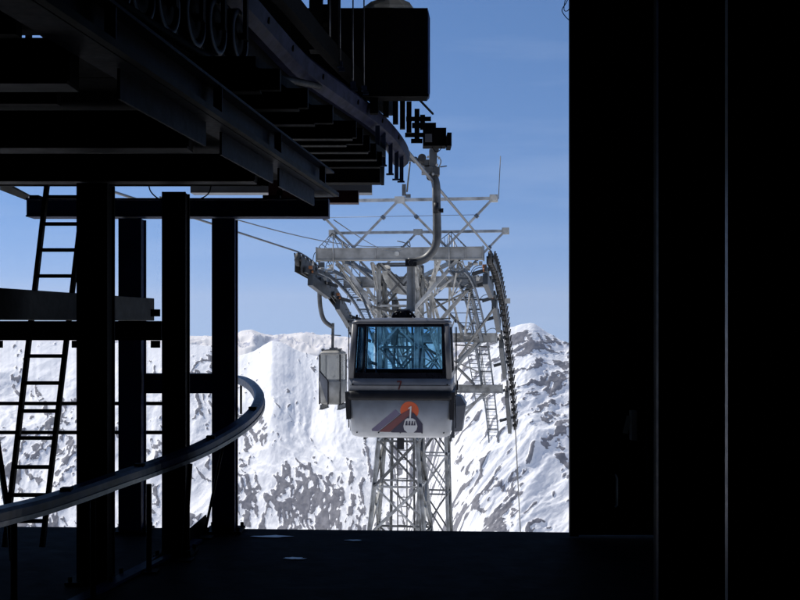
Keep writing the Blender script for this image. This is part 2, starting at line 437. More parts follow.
ridge_f = [(-300, 320), (0, 340), (200, 336), (228, 335), (240, 331.5), (250, 328.5), (256, 330), (266, 334.5), (282, 334), (298, 332), (312, 334.5), (325, 333.5), (340, 337), (350, 337), (380, 341), (420, 338), (470, 344), (540, 345), (700, 340), (1000, 330)]
mountain('mountain', ridge_f, [(-300, 13000), (1000, 14500)], 0.42, -300, 1000, 1100, 160, 9000, mat_f, (R(25), 1500, 1900), 170, 5.5, rough=14, streak=(20, 700, 1200), cover=0.14, lift=6, pw=0.5)

# ground below the station and under the pylon, falling into the valley
gx = np.linspace(-1, 1, 241); gx = np.sign(gx) * np.abs(gx) ** 2.2 * 1900
gy = np.concatenate([np.linspace(-120, 60, 60), 60 + np.linspace(0, 1, 130)[1:] ** 2 * 2300])
GX, GY = np.meshgrid(gx, gy)
def ground_z(X, Y):
    z = np.where(Y < 6, -3.2, -3.2 - 0.36 * (Y - 6))
    z = z - np.clip(Y - 60, 0, 1e9) * 0.045
    z = z + fbm(X / 22, Y / 22, 4) * 1.0 + fbm(X / 190 + 5, Y / 190, 4) * np.clip((Y - 60) / 12, 0, 25)
    return z
grid_mesh('snow_slope', GX, GY, ground_z(GX, GY), mat_n)
def gz(x, y): return float(ground_z(np.array([[x]]), np.array([[y]]))[0, 0])

# ------------------------------------------------------------------ hall of the station
def struct(o): return tag(o, kind='structure')
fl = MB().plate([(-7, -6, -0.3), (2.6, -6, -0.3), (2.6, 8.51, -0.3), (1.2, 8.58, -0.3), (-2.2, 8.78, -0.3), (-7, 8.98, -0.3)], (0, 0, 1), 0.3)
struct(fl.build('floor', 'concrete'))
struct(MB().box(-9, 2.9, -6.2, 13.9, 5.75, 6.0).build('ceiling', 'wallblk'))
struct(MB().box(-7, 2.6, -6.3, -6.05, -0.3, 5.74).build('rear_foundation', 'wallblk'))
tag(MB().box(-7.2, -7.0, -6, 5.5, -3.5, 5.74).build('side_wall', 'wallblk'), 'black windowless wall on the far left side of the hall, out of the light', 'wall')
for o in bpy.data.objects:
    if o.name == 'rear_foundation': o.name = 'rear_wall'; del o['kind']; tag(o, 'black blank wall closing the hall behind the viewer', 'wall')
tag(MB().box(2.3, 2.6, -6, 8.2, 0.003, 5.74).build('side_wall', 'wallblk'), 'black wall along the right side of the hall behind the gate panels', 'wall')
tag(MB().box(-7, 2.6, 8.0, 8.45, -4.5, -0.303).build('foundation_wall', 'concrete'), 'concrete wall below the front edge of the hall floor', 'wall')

# gate leaf facing us on the right
g = empty('sliding_gate', at(640, 535, 8.45))
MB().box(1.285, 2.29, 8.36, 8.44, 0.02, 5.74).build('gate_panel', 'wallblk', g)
fr = MB(); fr.box(1.27, 1.335, 8.30, 8.357, 0.02, 5.73)
for z in (1.2, 2.7, 4.2): fr.box(1.338, 2.28, 8.31, 8.357, z, z + 0.06)
fr.build('gate_frame', 'black', g)
for k in range(4):
    x = 1.45 + 0.2 * k; MB().box(x, x + 0.012, 8.345, 8.358, 0.03, 1.19).build('cladding_rib', 'bluesteel', g)
lk = MB(); c = at(628, 424, 8.3)
lk.bar(c + Vector((-0.02, 0, -0.07)), c + Vector((0.01, 0, 0.06)), 0.035, 0.02, up=(0, 1, 0))
lk.box(c.x + 0.02, c.x + 0.06, 8.27, 8.355, c.z - 0.12, c.z + 0.1)
lk.build('latch', 'tarp', g)
hd = MB(); c = at(617, 492, 8.28); hd.tube([c + Vector((0, 0.06, -0.12)), c + Vector((0, 0, -0.1)), c + Vector((0, 0, 0.1)), c + Vector((0, 0.06, 0.12))], 0.008, 8)
hd.build('handle', 'tarp', g)
tag(g, 'tall black gate leaf at the right edge of the opening, carrying a small latch', 'gate')
g = empty('folded_gate', (1.6, 4.1, 0))
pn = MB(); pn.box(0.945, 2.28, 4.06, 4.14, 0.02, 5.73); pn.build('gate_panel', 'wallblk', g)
e = MB(); e.box(0.935, 0.96, 4.02, 4.057, 0.02, 5.73); e.build('edge_strip', 'bluesteel', g)
e = MB(); e.tube([(1.02, 4.03, 0.05), (1.02, 4.03, 2.3)], 0.012, 8); e.box(1.01, 1.03, 4.0, 4.057, 1.3, 1.36); e.build('bolt_rod', 'black', g)
tag(g, 'near black gate leaf folded back at the right, standing in front of the other leaf', 'gate')
g = empty('gate_post', (1.1, 3.55, 0))
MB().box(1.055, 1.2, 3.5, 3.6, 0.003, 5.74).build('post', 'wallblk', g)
e = MB(); e.box(1.030, 1.052, 3.49, 3.52, 0.003, 5.73); e.build('guide_channel', 'strip', g)
tag(g, 'slim black post with a faint bright metal channel down its edge, nearest on the right', 'post')

# steel columns
def column(px, d, w, ztop, matn, label, bolts=()):
    w *= 0.95
    x = (px - 400) * d / F
    r = empty('steel_column', (x, d, 0))
    b = MB(); b.box(x - w / 2, x + w / 2, d - w / 2, d - w / 2 + 0.02, 0.02, ztop); b.box(x - w / 2, x + w / 2, d + w / 2 - 0.02, d + w / 2, 0.02, ztop)
    b.box(x - w / 2 + 0.012, x + w / 2 - 0.012, d - w / 2 + 0.021, d + w / 2 - 0.021, 0.02, ztop)
    b.build('shaft', matn, r)
    q = MB().box(x - w * 0.8, x + w * 0.8, d - w * 0.8, d + w * 0.8, 0.003, 0.019)
    for sx in (-1, 1):
        for sy in (-1, 1): q.disc((x + sx * w * 0.66, d + sy * w * 0.66, 0.035), (0, 0, 1), 0.014, 0.03, 6)
    q.build('base_plate', 'black', r)
    tag(r, label, 'column', 'steel columns carrying the overhead deck')
    return r
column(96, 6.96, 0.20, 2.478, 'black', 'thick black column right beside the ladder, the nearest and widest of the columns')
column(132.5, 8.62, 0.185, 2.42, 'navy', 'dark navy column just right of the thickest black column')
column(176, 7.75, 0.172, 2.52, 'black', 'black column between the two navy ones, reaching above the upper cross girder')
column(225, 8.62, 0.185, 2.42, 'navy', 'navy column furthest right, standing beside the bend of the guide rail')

# overhead girders
A = math.atan(0.12)
def r1(d, z): return Vector((-0.567 - 0.118 * (9 - d), d, z))
g = empty('runway_girder', r1(6, 2.6))
gb = MB(); p0, p1 = r1(2.6, 2.71), r1(8.78, 2.71)
gb.ibeam(p0, p1, 0.15, 0.20); gb.build('girder', 'bluesteel', g)
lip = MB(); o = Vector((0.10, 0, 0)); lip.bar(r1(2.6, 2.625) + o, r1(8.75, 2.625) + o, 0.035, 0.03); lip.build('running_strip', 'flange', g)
st = MB()
for d in (4.17, 5.6, 6.93, 8.4):
    for k in (-1, 1):
        c = r1(d, 2.71) + Vector((0.05 * k, 0, 0)); st.box(c.x - 0.022, c.x + 0.022, d - 0.006, d + 0.006, 2.617, 2.802)
build_each(st, 'stiffener', 'bluesteel', g)
gs = MB()
for k, d in enumerate((4.35, 5.78, 7.1)):
    a = r1(d, 2.55); e = r1(d + 1.15, 2.55)
    gs.plate([a + Vector((0.02, 0, -0.065)), e + Vector((0.02, 0, -0.065)), e + Vector((0.02, 0, 0.055)), a + Vector((0.02, 0, 0.055))], (-1, 0, 0), 0.012)
build_each(gs, 'splice_plate', 'bluesteel', g)
tag(g, 'long blue-grey girder running overhead from the top left corner down towards the pylon', 'girder')

names = [(4.17, 2.49, 2.663, 'nearest black cross girder overhead, highest in view at the left'),
         (5.6, 2.48, 2.67, 'second black cross girder overhead, between the nearest one and the one on the thick column'),
         (6.93, 2.486, 2.66, 'third black cross girder overhead, resting on the thick black column')]
for d, z0, z1, lab in names:
    xr = r1(d, 0).x - 0.085
    g = empty('cross_girder', (xr - 2, d, z0))
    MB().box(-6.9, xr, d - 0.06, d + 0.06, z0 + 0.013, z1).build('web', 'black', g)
    MB().box(-6.9, xr - 0.005, d - 0.075, d + 0.075, z0, z0 + 0.012).build('bottom_flange', 'flange', g)  # lighter than the web: light on the underside put into the colour
    tag(g, lab, 'girder', 'cross girders under the deck')
# front cross girder on the navy columns
g = empty('cross_girder', (-2, 8.6, 2.43))
b = MB(); xl = (30 - 400) * 8.6 / F; xr = (329 - 400) * 8.6 / F
b.box(xl, xr, 8.52, 8.53, 2.442, 2.558); b.box(xl, xr, 8.5, 8.7, 2.43, 2.441); b.box(xl, xr, 8.5, 8.7, 2.559, 2.572)
b.box(xr - 0.012, xr, 8.531, 8.70, 2.442, 2.558)
b.build('web', 'navy', g)
b = MB()
for px in (36, 268, 276, 305): c = at(px, 199, 8.6); b.box(c.x - 0.035, c.x + 0.035, 8.55, 8.65, 2.573, 2.60)
build_each(b, 'bearing_pad', 'black', g)
tag(g, 'navy cross girder lying on the two navy columns, sky showing above it', 'girder', 'cross girders under the deck')

# deck above the girders (with narrow openings)
b = MB()
b.box(-6.9, -1.28, 2.5, 4.228, 2.702, 2.76)
b.box(-6.9, -1.64, 4.228, 4.58, 2.702, 2.76); b.box(-1.37, -1.28, 4.228, 4.58, 2.702, 2.76)
b.box(-6.9, -1.28, 4.58, 4.95, 2.702, 2.76)
b.box(-6.9, -1.05, 4.95, 7.05, 2.70, 2.757)
b.plate([(-6.9, 7.05, 2.703), (-0.9, 7.05, 2.703), (-0.68, 8.45, 2.703), (-6.9, 8.45, 2.703)], (0, 0, 1), 0.055)
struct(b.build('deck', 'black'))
# minor joists under the deck, toned lighter to paint light caught from below
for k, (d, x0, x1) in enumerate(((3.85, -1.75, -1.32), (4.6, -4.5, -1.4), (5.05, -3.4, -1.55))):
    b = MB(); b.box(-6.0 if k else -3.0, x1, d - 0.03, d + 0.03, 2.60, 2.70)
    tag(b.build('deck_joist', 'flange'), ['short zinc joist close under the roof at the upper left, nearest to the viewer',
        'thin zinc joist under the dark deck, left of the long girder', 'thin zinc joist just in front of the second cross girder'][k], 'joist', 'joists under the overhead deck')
b = MB(); b.box(-6.8, -1.6, 8.9, 9.6, 2.83, 2.9); 
b.box(-6.8, -1.0, 8.46, 8.5, 2.66, 2.9)
b.build('edge_beam', 'black'); tag(bpy.data.objects['edge_beam'], 'black edge beam of the deck above the sky gap over the navy cross girder', 'beam')
tag(MB().plate([at(0, 181, 9.4), at(28, 196, 9.4), at(28, 201, 9.4), at(0, 190, 9.4)], (0, 1, 0), 0.3).build('eaves_panel', 'galv'), 'small pale sloping eaves panel at the left picture edge above the ladder', 'panel')

# joists between the long girder and the curved rail
jd = [(6.7, -0.84), (7.25, -0.66), (7.8, -0.60), (8.4, -0.36), (8.7, -0.42), (9.05, -0.26), (9.45, -0.2), (9.9, -0.18)]
jl = ['highest and nearest', 'second from the top', 'third from the top', 'fourth from the top', 'fifth from the top', 'sixth from the top', 'seventh from the top', 'lowest and furthest']
for (d, xr), w in zip(jd, jl):
    x0 = max(-1.5, r1(min(d, 9), 0).x + 0.1)
    g = empty('ceiling_joist', ((x0 + xr) / 2, d, 3.0))
    xw = float(interp(d, [(6.7, -0.72), (7.25, -0.60), (8.4, -0.33), (9.0, -0.25), (9.9, -0.16)]))
    MB().box(x0 - 0.5, max(xw, xr), d - 0.03, d + 0.03, 3.013, 3.14).build('web', 'black', g)
    MB().box(x0 - 0.5, xr, d - 0.045, d + 0.045, 3.0, 3.012).build('bottom_flange', 'flange', g)  # pale strip of light painted by the flange colour, web left black
    tag(g, f'{w} of the eight joists left of the curved lavender rail', 'joist', 'joists beside the curved rail')
b = MB(); b.plate([(-6.9, 6.62, 3.142), (-0.86, 6.62, 3.142), (-0.80, 6.9, 3.142), (-0.13, 10.2, 3.142), (-6.9, 10.2, 3.142)], (0, 0, 1), 0.06)
struct(b.build('upper_deck', 'black'))
tag(MB().box(-3.2, -0.18, 10.02, 10.2, 2.885, 3.03).build('end_beam', 'black'), 'black end beam of the deck, topmost of the three stepped beam ends', 'beam')
tag(MB().box(-2.0, (372 - 400) * 10.7 / F, 10.6, 10.8, 2.862, 2.955).build('end_beam', 'box'), 'grey end beam stepped in below the black one', 'beam')
mb = MB(); x1 = (359 - 400) * 9.6 / F; mb.box(-1.05, x1, 9.45, 9.6, 2.64, 2.745); mb.box(-1.12, -1.0, 9.45, 9.6, 2.60, 2.83)
tag(mb.build('end_beam', 'maroon'), 'maroon painted beam end, lowest of the three stepped ones, beside the navy cross girder', 'beam')

# curved rope-side guide rail above (lavender grey) and its companion rail
r2px = [(150, -75, 7.4), (200, -42, 8.2), (248, 8, 9.3), (275, 38, 10.3), (302, 66, 11.2), (340, 94, 12.5), (368, 114, 13.5), (387, 131, 14.4), (399, 147, 15.2), (403, 158, 15.7)]
p2 = smooth_path([at(*q) for q in r2px], 6)
g = empty('grip_guide_rail', at(330, 95, 12))
b = MB(); b.sweep(p2, [(-0.13, -0.10), (0.0, -0.15), (0.075, -0.08), (0.10, 0.05), (0.05, 0.11), (-0.11, 0.10)], smooth=False); b.build('rail', 'railblue', g)
b = MB(); b.sweep([p for p in p2 if p.y < 14.9], [(-0.16, -0.62), (-0.12, -0.62), (-0.12, -0.02), (-0.16, -0.02)]); b.build('skirt_plate', 'black', g)
b = MB(); b.sweep([p + Vector((-0.13, 0, -0.07)) for p in p2[8:]], [(-0.02, -0.02), (0.02, -0.02), (0.02, 0.02), (-0.02, 0.02)]); b.build('lower_edge', 'strip', g)
b = MB()
for i, t in enumerate(range(14, 46, 6)):
    p = p2[t]; b.disc(p + Vector((0.088, 0, -0.01)), (1, 0.1, 0), 0.03, 0.025, 10)
build_each(b, 'bolt', 'black', g)
b = MB()
for (px, py, dd, l) in ((377, 140, 13.6, 0.34), (383, 149, 14.1, 0.40), (390, 156, 14.6, 0.46), (396, 161, 15.0, 0.48), (401, 165, 15.3, 0.44)):
    c = at(px, py, dd); b.box(c.x - 0.02, c.x + 0.035, dd - 0.05, dd + 0.05, c.z - l / 2, c.z + l / 2)
    b.box(c.x - 0.05, c.x + 0.05, dd - 0.03, dd + 0.03, c.z - l / 2 - 0.02, c.z - l / 2 - 0.001)
build_each(b, 'bracket', 'bluesteel', g)
tag(g, 'thick lavender-grey guide rail curving down out of the dark ceiling to the station mouth', 'rail')
g = empty('upper_running_rail', at(350, 80, 12.5))
r3 = smooth_path([at(*q) for q in [(230, -60, 8.6), (287, 0, 10.2), (320, 40, 11.6), (350, 72, 12.7), (380, 100, 13.8), (389, 108, 14.4)]], 6)
b = MB(); b.sweep(r3, [(-0.05, -0.10), (0.05, -0.10), (0.05, 0.1), (-0.05, 0.1)]); b.build('rail', 'black', g)
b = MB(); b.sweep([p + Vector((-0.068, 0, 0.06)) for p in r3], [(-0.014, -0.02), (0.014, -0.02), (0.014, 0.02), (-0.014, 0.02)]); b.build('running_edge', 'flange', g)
tag(g, 'dark running rail with a brownish edge, directly above and right of the lavender guide rail', 'rail')

# the left line's rail inside the dark, joined to the rope
# tyre wheels
wl = [(6.6, -1.72), (7.0, -1.66), (7.4, -1.58), (7.9, -1.49), (8.3, -1.40), (8.75, -1.30)]
wlab = ['first and nearest of the row', 'second from the left', 'third from the left', 'fourth from the left', 'fifth, beside the hose bend', 'furthest of the row, beside the guide rail']
for (d, x), w in zip(wl, wlab):
    zc = EYE + (HY - interp(d, [(6.6, 12), (7.4, 33), (7.9, 46), (8.75, 62)])) * d / F + 0.20
    c = Vector((x, d, float(zc)))
    g = empty('tyre_wheel', c)
    MB().disc(c, (1, -0.15, 0), 0.215, 0.10, 28, inner=0.17).build('tyre', 'tyre', g)
    MB().disc(c, (1, -0.15, 0), 0.148, 0.06, 24, inner=0.03).build('rim', 'black', g)
    b = MB(); b.box(c.x + 0.07, c.x + 0.10, d - 0.05, d + 0.05, c.z - 0.03, c.z + 0.45); b.disc(c, (1, -0.15, 0), 0.028, 0.2, 12); build_each(b, 'bracket', 'black', g)
    tag(g, f'dark drive wheel under the upper left ceiling, {w}', 'wheel', 'drive wheels hanging in a row')
# motor boxes beside the wheels
for px, py, d, lab in ((186, 3, 7.9, 'dull blue motor box above the drive wheels, the left one'), (222, 22, 8.6, 'dull blue motor box behind the drive wheels, the right one')):
    c = at(px, py, d + 0.3); b = MB(); b.box(c.x - 0.13, c.x + 0.06, d + 0.2, d + 0.5, c.z - 0.12, c.z + 0.2); b.disc(c + Vector((-0.02, 0.3, 0)), (0, 1, 0), 0.08, 0.3, 16)
    tag(b.build('drive_motor', 'bluesteel', bevel=0.01), lab, 'motor')
# corrugated hose
hp = smooth_path([at(*q) for q in [(60, -35, 6.0), (114, 0, 6.3), (165, 33, 6.8), (205, 56, 7.3), (240, 70, 8.2), (300, 82, 10.0), (325, 88, 12.4)]], 30)
rad = [0.028 + 0.005 * (i % 2) for i in range(len(hp))]
tag(MB().tube(hp, rad, 10).build('corrugated_hose', 'flange'), 'grey corrugated hose swinging down below the drive wheels', 'hose')

# dark cover box, bulkheads and roof edge above the rail
g = empty('cover_box', (-0.8, 13.5, 4.3))
b = MB(); b.plate([(-3.7, 13.0, 4.29), (0.325, 13.0, 4.29), (0.325, 13.0, 5.31), (-3.7, 13.0, 5.31)], (0, 1, 0), 0.35); b.build('panel', 'wallblk', g)
b = MB(); b.box(-3.7, 0.335, 12.975, 12.997, 4.27, 4.30); b.build('lower_trim', 'black', g)
b = MB(); b.plate([(0.328, 13.0, 4.285)] + [(0.355, 13.12, 4.34), (0.355, 13.12, 5.22), (0.328, 13.0, 5.30)], (0, 1, 0), 0.3); b.build('side_panel', 'navy', g)
tag(g, 'large black rectangular cover box hanging under the roof above the station mouth', 'cover box')
bk = MB(); bk.box(-6.9, -1.22, 12.3, 12.39, 3.22, 4.70); bk.box(-6.9, -1.22, 12.3, 12.39, 4.83, 5.74); bk.box(-6.9, -4.56, 12.3, 12.39, 4.70, 4.83); bk.box(-3.96, -1.22, 12.3, 12.39, 4.70, 4.83)
bk.box(-4.37, -4.32, 12.3, 12.39, 4.70, 4.83); bk.box(-4.15, -4.10, 12.3, 12.39, 4.70, 4.83)
tag(bk.build('bulkhead', 'wallblk'), 'black bulkhead wall in the shadow behind the overhead machinery', 'wall')
b = MB(); b.box(-0.99, -0.85, 12.1, 12.3, 4.6, 5.74); b.box(-0.79, -0.67, 12.1, 12.3, 4.6, 5.74); b.box(-0.985, -0.675, 12.12, 12.28, 4.9, 5.1)
tag(b.build('machinery_frame', 'black'), 'black twin-leg hanger frame rising past the left top corner of the cover box', 'frame')
rods = [(330, -6, 50, 12.0), (340, -6, 62, 12.2), (353, 23, 82, 12.6), (364, 38, 86, 12.8)]
for (px, y0, y1, d), w in zip(rods, ('leftmost', 'second from the left', 'third from the left', 'rightmost')):
    g = empty('hanger_rod', at(px, y1, d))
    MB().tube([at(px, min(y0, -12), d), at(px, y1, d)], 0.008, 8).build('rod', 'strip', g)
    c = at(px, y1, d); b = MB(); b.box(c.x - 0.03, c.x + 0.03, d - 0.03, d + 0.03, c.z - 0.06, c.z); b.box(c.x - 0.012, c.x + 0.05, d - 0.012, d + 0.012, c.z - 0.1, c.z - 0.061)
    b.build('clamp', 'bluesteel', g)
    tag(g, f'thin vertical hanger rod by the cover box, {w} of the four', 'rod', 'hanger rods')
b = MB(); c = at(390, 6, 13.6)
rs = random.Random(3); ring = []
for zz, s in ((5.312, 1.0), (5.36, 0.95), (5.42, 0.7), (5.48, 0.35)):
    ring.append([Vector((c.x + (math.cos(t) * 0.33) * s * rs.uniform(0.85, 1.15), 13.2 + math.sin(t) * 0.2 * s, zz + rs.uniform(-0.015, 0.015))) for t in [k * math.pi / 6 for k in range(12)]])
b.loft(ring, smooth=False); tag(b.build('crumpled_sheet', 'tarp'), 'pale crumpled sheet lying on top of the black cover box', 'sheet')

# comb of black brackets and the sensor unit
br = [(374, 98, 114, 13.2), (386, 70, 117, 13.5), (395.5, 88, 124, 13.9), (402.5, 90, 129, 14.3), (409, 92, 133, 14.7), (417, 95, 142, 15.2)]
for k, (px, y0, y1, d) in enumerate(br):
    c0 = at(px, y0, d); c1 = at(px, y1, d); w = 0.068 if k else 0.10
    g = MB().box(c0.x - w / 2, c0.x + w / 2, d - 0.05, d + 0.05, c1.z, 4.55).build('bracket_arm', 'black')
    tag(g, f'black vertical bracket arm under the cover box, {["leftmost and shortest", "second from the left", "third from the left", "fourth from the left", "fifth from the left", "rightmost and lowest"][k]} of the comb', 'bracket', 'comb of black bracket arms')
b = MB(); b.bar(at(391, 70, 13.5), at(433, 114, 15.3), 0.022)
tag(b.build('stay_rod', 'black'), 'thin black stay rod slanting down right from the cover box corner', 'rod')
g = empty('sensor_unit', at(436, 140, 15.2))
b = MB(); b.box(at(423, 0, 15.2).x, at(446, 0, 15.2).x, 15.1, 15.35, at(0, 147, 15.2).z, at(0, 129, 15.2).z); b.build('housing', 'black', g)
b = MB(); b.box(at(446.6, 0, 15.2).x, at(451, 0, 15.2).x, 15.0, 15.4, at(0, 148, 15.2).z, at(0, 135, 15.2).z); b.build('end_plate', 'black', g)
b = MB()
for (xa, xb, ya, yb) in ((406, 431, 117, 121), (412, 436, 123, 128), (405, 423, 133, 137), (411, 422.5, 139, 143)):
    a = at(xa, ya, 15.15); e = at(xb, yb, 15.15); b.box(a.x, e.x, 15.12, 15.18, e.z, a.z)
b.box(at(420, 0, 15.2).x, at(425, 0, 15.2).x, 15.1, 15.2, at(0, 130, 15.2).z, at(0, 116, 15.2).z)
build_each(b, 'mounting_arm', 'black', g)
b = MB(); b.tube(smooth_path([at(432, 147, 15.2), at(435, 151, 15.2), at(439, 151, 15.2), at(442, 147, 15.2)], 5), 0.006, 6); b.build('cable_loop', 'black', g)
b = MB(); b.box(at(425, 0, 15.09).x, at(432, 0, 15.09).x, 15.08, 15.099, at(0, 142, 15.09).z, at(0, 134, 15.09).z); b.build('cover_plate', 'cabgrey', g)
tag(g, 'black boxy sensor unit on thin arms jutting into the sky above the cabin grip', 'sensor unit')
# loose wire at the gate top
w = MB(); w.tube(smooth_path([at(570, -6, 8.3), at(566, 3, 8.2), at(562, 10, 8.2), at(565, 16, 8.2), at(569, 20, 8.25)], 5), 0.0035, 6)
w.tube(smooth_path([at(570, 8, 8.3), at(567, 11, 8.2), at(564, 9, 8.2), at(566, -5, 8.2)], 5), 0.003, 6)
tag(w.build('loose_wire', 'black'), 'thin loose wire loop at the top of the gate edge', 'wire')
for pts, lab in (([(148, 178), (150, 190), (156, 197), (162, 200)], 'thin dark wire hanging below the deck left of the middle black column'), ([(187, 199), (199, 199), (208, 194), (211, 186), (211, 180)], 'thin dark wire loop hanging right of the middle black column')):
    tag(MB().tube(smooth_path([at(x, y, 8.4) for x, y in pts], 5), 0.005, 6).build('hanging_wire', 'black'), lab, 'wire')

# timber balk and lower beams, left
g = MB(); a0 = Vector((-2.6, 5.9, 1.63)); a1 = Vector((-1.86, 8.42, 1.632))
g.plate([a0, a1, a1 + Vector((0, 0, 0.17)), a0 + Vector((0, 0, 0.20))], (-0.95, 0.3, 0), 0.22)
tag(g.build('timber_balk', 'weath', bevel=0.006), 'dark weathered balk lying across the left side behind the thick column', 'beam')
g = empty('low_girder', (-2.2, 7.9, 1.49))
b = MB(); xr = at(163, 0, 7.86).x; b.box(-4.4, xr, 7.80, 7.92, 1.492, 1.628); b.build('web', 'black', g)
b = MB()
for px in (2, 80, 158):
    for y in (313, 344): c = at(px, y, 7.86); b.box(c.x - 0.03, c.x + 0.03, 7.76, 7.797, c.z - 0.025, c.z + 0.025); b.disc((c.x, 7.75, c.z), (0, 1, 0), 0.014, 0.03, 6)
build_each(b, 'bolt_clamp', 'black', g)
tag(g, 'black horizontal girder under the weathered balk, from the left edge to the middle black column', 'girder')
b = MB(); b.box(at(145.5, 0, 8.6).x, at(213, 0, 8.6).x, 8.55, 8.67, at(0, 393, 8.6).z, at(0, 373.5, 8.6).z)
tag(b.build('tie_beam', 'navy'), 'short navy tie beam between the two navy columns at half height', 'beam')
g = empty('barrier_rail', (-2.4, 8.75, 0))
for y in (403.5, 432.5):
    z = at(0, y, 8.8).z; MB().box(-4.6, at(163, 0, 8.8).x, 8.79, 8.815, z - 0.014, z + 0.014).build('bar', 'black', g)
for px in (-60, 163): x = at(px, 0, 8.8).x; MB().box(x, x + 0.03, 8.785, 8.82, 0.0, 1.05).build('post', 'black', g)
tag(g, 'two thin black barrier bars crossing the left opening behind the ladder', 'railing')

# ladder
g = empty('ladder', at(26, 530, 8.2))
dl = 8.2
def stile(side, y):  # pixel path of the two stiles
    return interp(y, [(150, 51), (182, 49), (285, 37), (380, 25.6), (506, 10), (545, 5)]) if side == 0 else interp(y, [(150, 89), (222, 78), (290, 72), (341, 66), (380, 63), (506, 47), (549, 42)])
def lp(side, y):
    d = dl - 0.5 * (y - 150) / 400; return at(float(stile(side, y)), y, d)
for s in (0, 1):
    MB().bar(lp(s, 152), lp(s, 547), 0.028, 0.05, up=(0, 1, 0)).build('stile', 'black', g)
yy = [171, 197, 224, 250, 276, 302, 329, 356, 383, 411, 438, 467, 495, 521]
for y in yy:
    MB().bar(lp(0, y), lp(1, y), 0.026, 0.026).build('rung', 'black', g)
tag(g, 'narrow black ladder leaning at the left from the floor up to the deck', 'ladder')
b = MB(); b.bar(at(-3, 440, 7.2), at(9, 520, 7.0), 0.03, 0.03); b.bar(at(9, 520, 7.0), at(12, 560, 6.9), 0.03, 0.03)
tag(b.build('leaning_bar', 'black'), 'black bar leaning at the left picture edge beside the ladder foot', 'bar')

# curved guide rail over the floor
gp = [(-60, 531, 4.9), (0, 515, 5.6), (40, 505, 6.0), (80, 492, 6.4), (120, 478, 6.85), (150, 468, 7.25), (190, 453, 7.55), (220, 438, 7.95), (243, 423, 8.35), (256, 409, 8.8), (259, 397, 9.3), (254, 388, 9.9), (246, 382, 10.6), (236, 379, 11.4), (222, 379, 12.3), (208, 382, 13.2)]
gpath = smooth_path([at(*q) for q in gp], 6)
g = empty('curved_guide_rail', at(96, 590, 6.7))
prof = [(-0.034, -0.040), (0.036, -0.040), (0.043, -0.030), (0.043, 0.018), (0.030, 0.036), (-0.026, 0.042), (-0.040, 0.028), (-0.042, -0.030)]
MB().sweep(gpath, prof, smooth=False).build('rail', 'guide', g)
MB().sweep(gpath, [(0.030, -0.050), (0.050, -0.050), (0.050, -0.0405), (0.030, -0.0405)]).sweep(gpath, [(0.0435, -0.0405), (0.050, -0.0405), (0.050, -0.024), (0.0435, -0.024)]).build('wear_strip', 'strip', g)
posts = [((14, 522, 5.75), (14, 640, 5.75)), ((93, 500, 6.5), (93, 598, 6.5)), ((149, 484, 7.2), (149, 572, 7.2)), ((190, 464, 7.5), (184, 555, 7.55)), ((223, 446, 8.0), (205, 532, 8.35))]
for (a, e) in posts:
    p = at(*a); q = at(*e); q.z = max(q.z, 0.012)
    MB().tube([p, p + (q - p) * 0.12, q], 0.018 if a[0] < 200 else 0.011, 8).build('post', 'black' if a[0] < 200 else 'flange', g)
    MB().box(q.x - 0.06, q.x + 0.06, q.y - 0.06, q.y + 0.06, 0.002, 0.011).build('foot_plate', 'black', g)
for i in (4, 16, 28, 40, 52):
    p = gpath[i]; b = MB(); b.box(p.x - 0.03, p.x + 0.03, p.y - 0.03, p.y + 0.03, p.z + 0.030, p.z + 0.052); b.build('joint_cap', 'black', g)
p = at(242, 386, 11.8); MB().tube([at(241, 380, 11.0), at(241, 414, 11.0)], 0.012, 8).build('stay', 'flange', g)
tag(g, 'long curved navy guide rail sweeping from the lower left and bending out over the edge', 'guide rail')
b = MB(); b.plate([at(150, 562, 7.3), at(206, 533, 8.55), at(205, 515, 8.6)], (0.4, 0.9, 0), 0.02)
tag(b.build('toe_board', 'black'), 'low black triangular toe board at the foot of the guide rail posts', 'board')
b = MB(); b.bar(Vector((-2.0, 5.7, 0.012)), Vector((-1.5, 8.2, 0.012)), 0.09, 0.02)
tag(b.build('floor_rail', 'navy'), 'flat navy track strip lying on the floor under the guide rail', 'track')

# ice and melt water on the floor
m, nt, b = new_mat('thin_ice'); b.inputs['Base Color'].default_value = (0.03, 0.045, 0.08, 1); b.inputs['Roughness'].default_value = 0.3
nn = nt.nodes.new('ShaderNodeTexNoise'); nn.inputs['Scale'].default_value = 20; bp = nt.nodes.new('ShaderNodeBump'); bp.inputs['Strength'].default_value = 0.3
nt.links.new(nn.outputs['Fac'], bp.inputs['Height']); nt.links.new(bp.outputs[0], b.inputs['Normal'])
for (px, py, w, h, lab) in ((294, 559, 0.10, 0.035, 'small bluish ice patch nearest to the viewer on the dark floor'), (272, 537, 0.13, 0.045, 'thin ice patch near the floor edge right of the navy column'), (355, 541, 0.07, 0.025, 'faint ice patch on the floor near the edge, left of the pylon legs')):
    d = F * EYE / (py - HY); c = at(px, py, d); rs = random.Random(px)
    poly = [Vector((c.x + math.cos(t) * w * rs.uniform(0.35, 1.3), c.y + math.sin(t) * h * rs.uniform(0.6, 1.2), 0.003)) for t in [k * math.pi / 9 for k in range(18)]]
    tag(MB().plate(poly, (0, 0, 1), 0.003).build('ice_patch', m), lab, 'ice', 'ice patches on the floor')

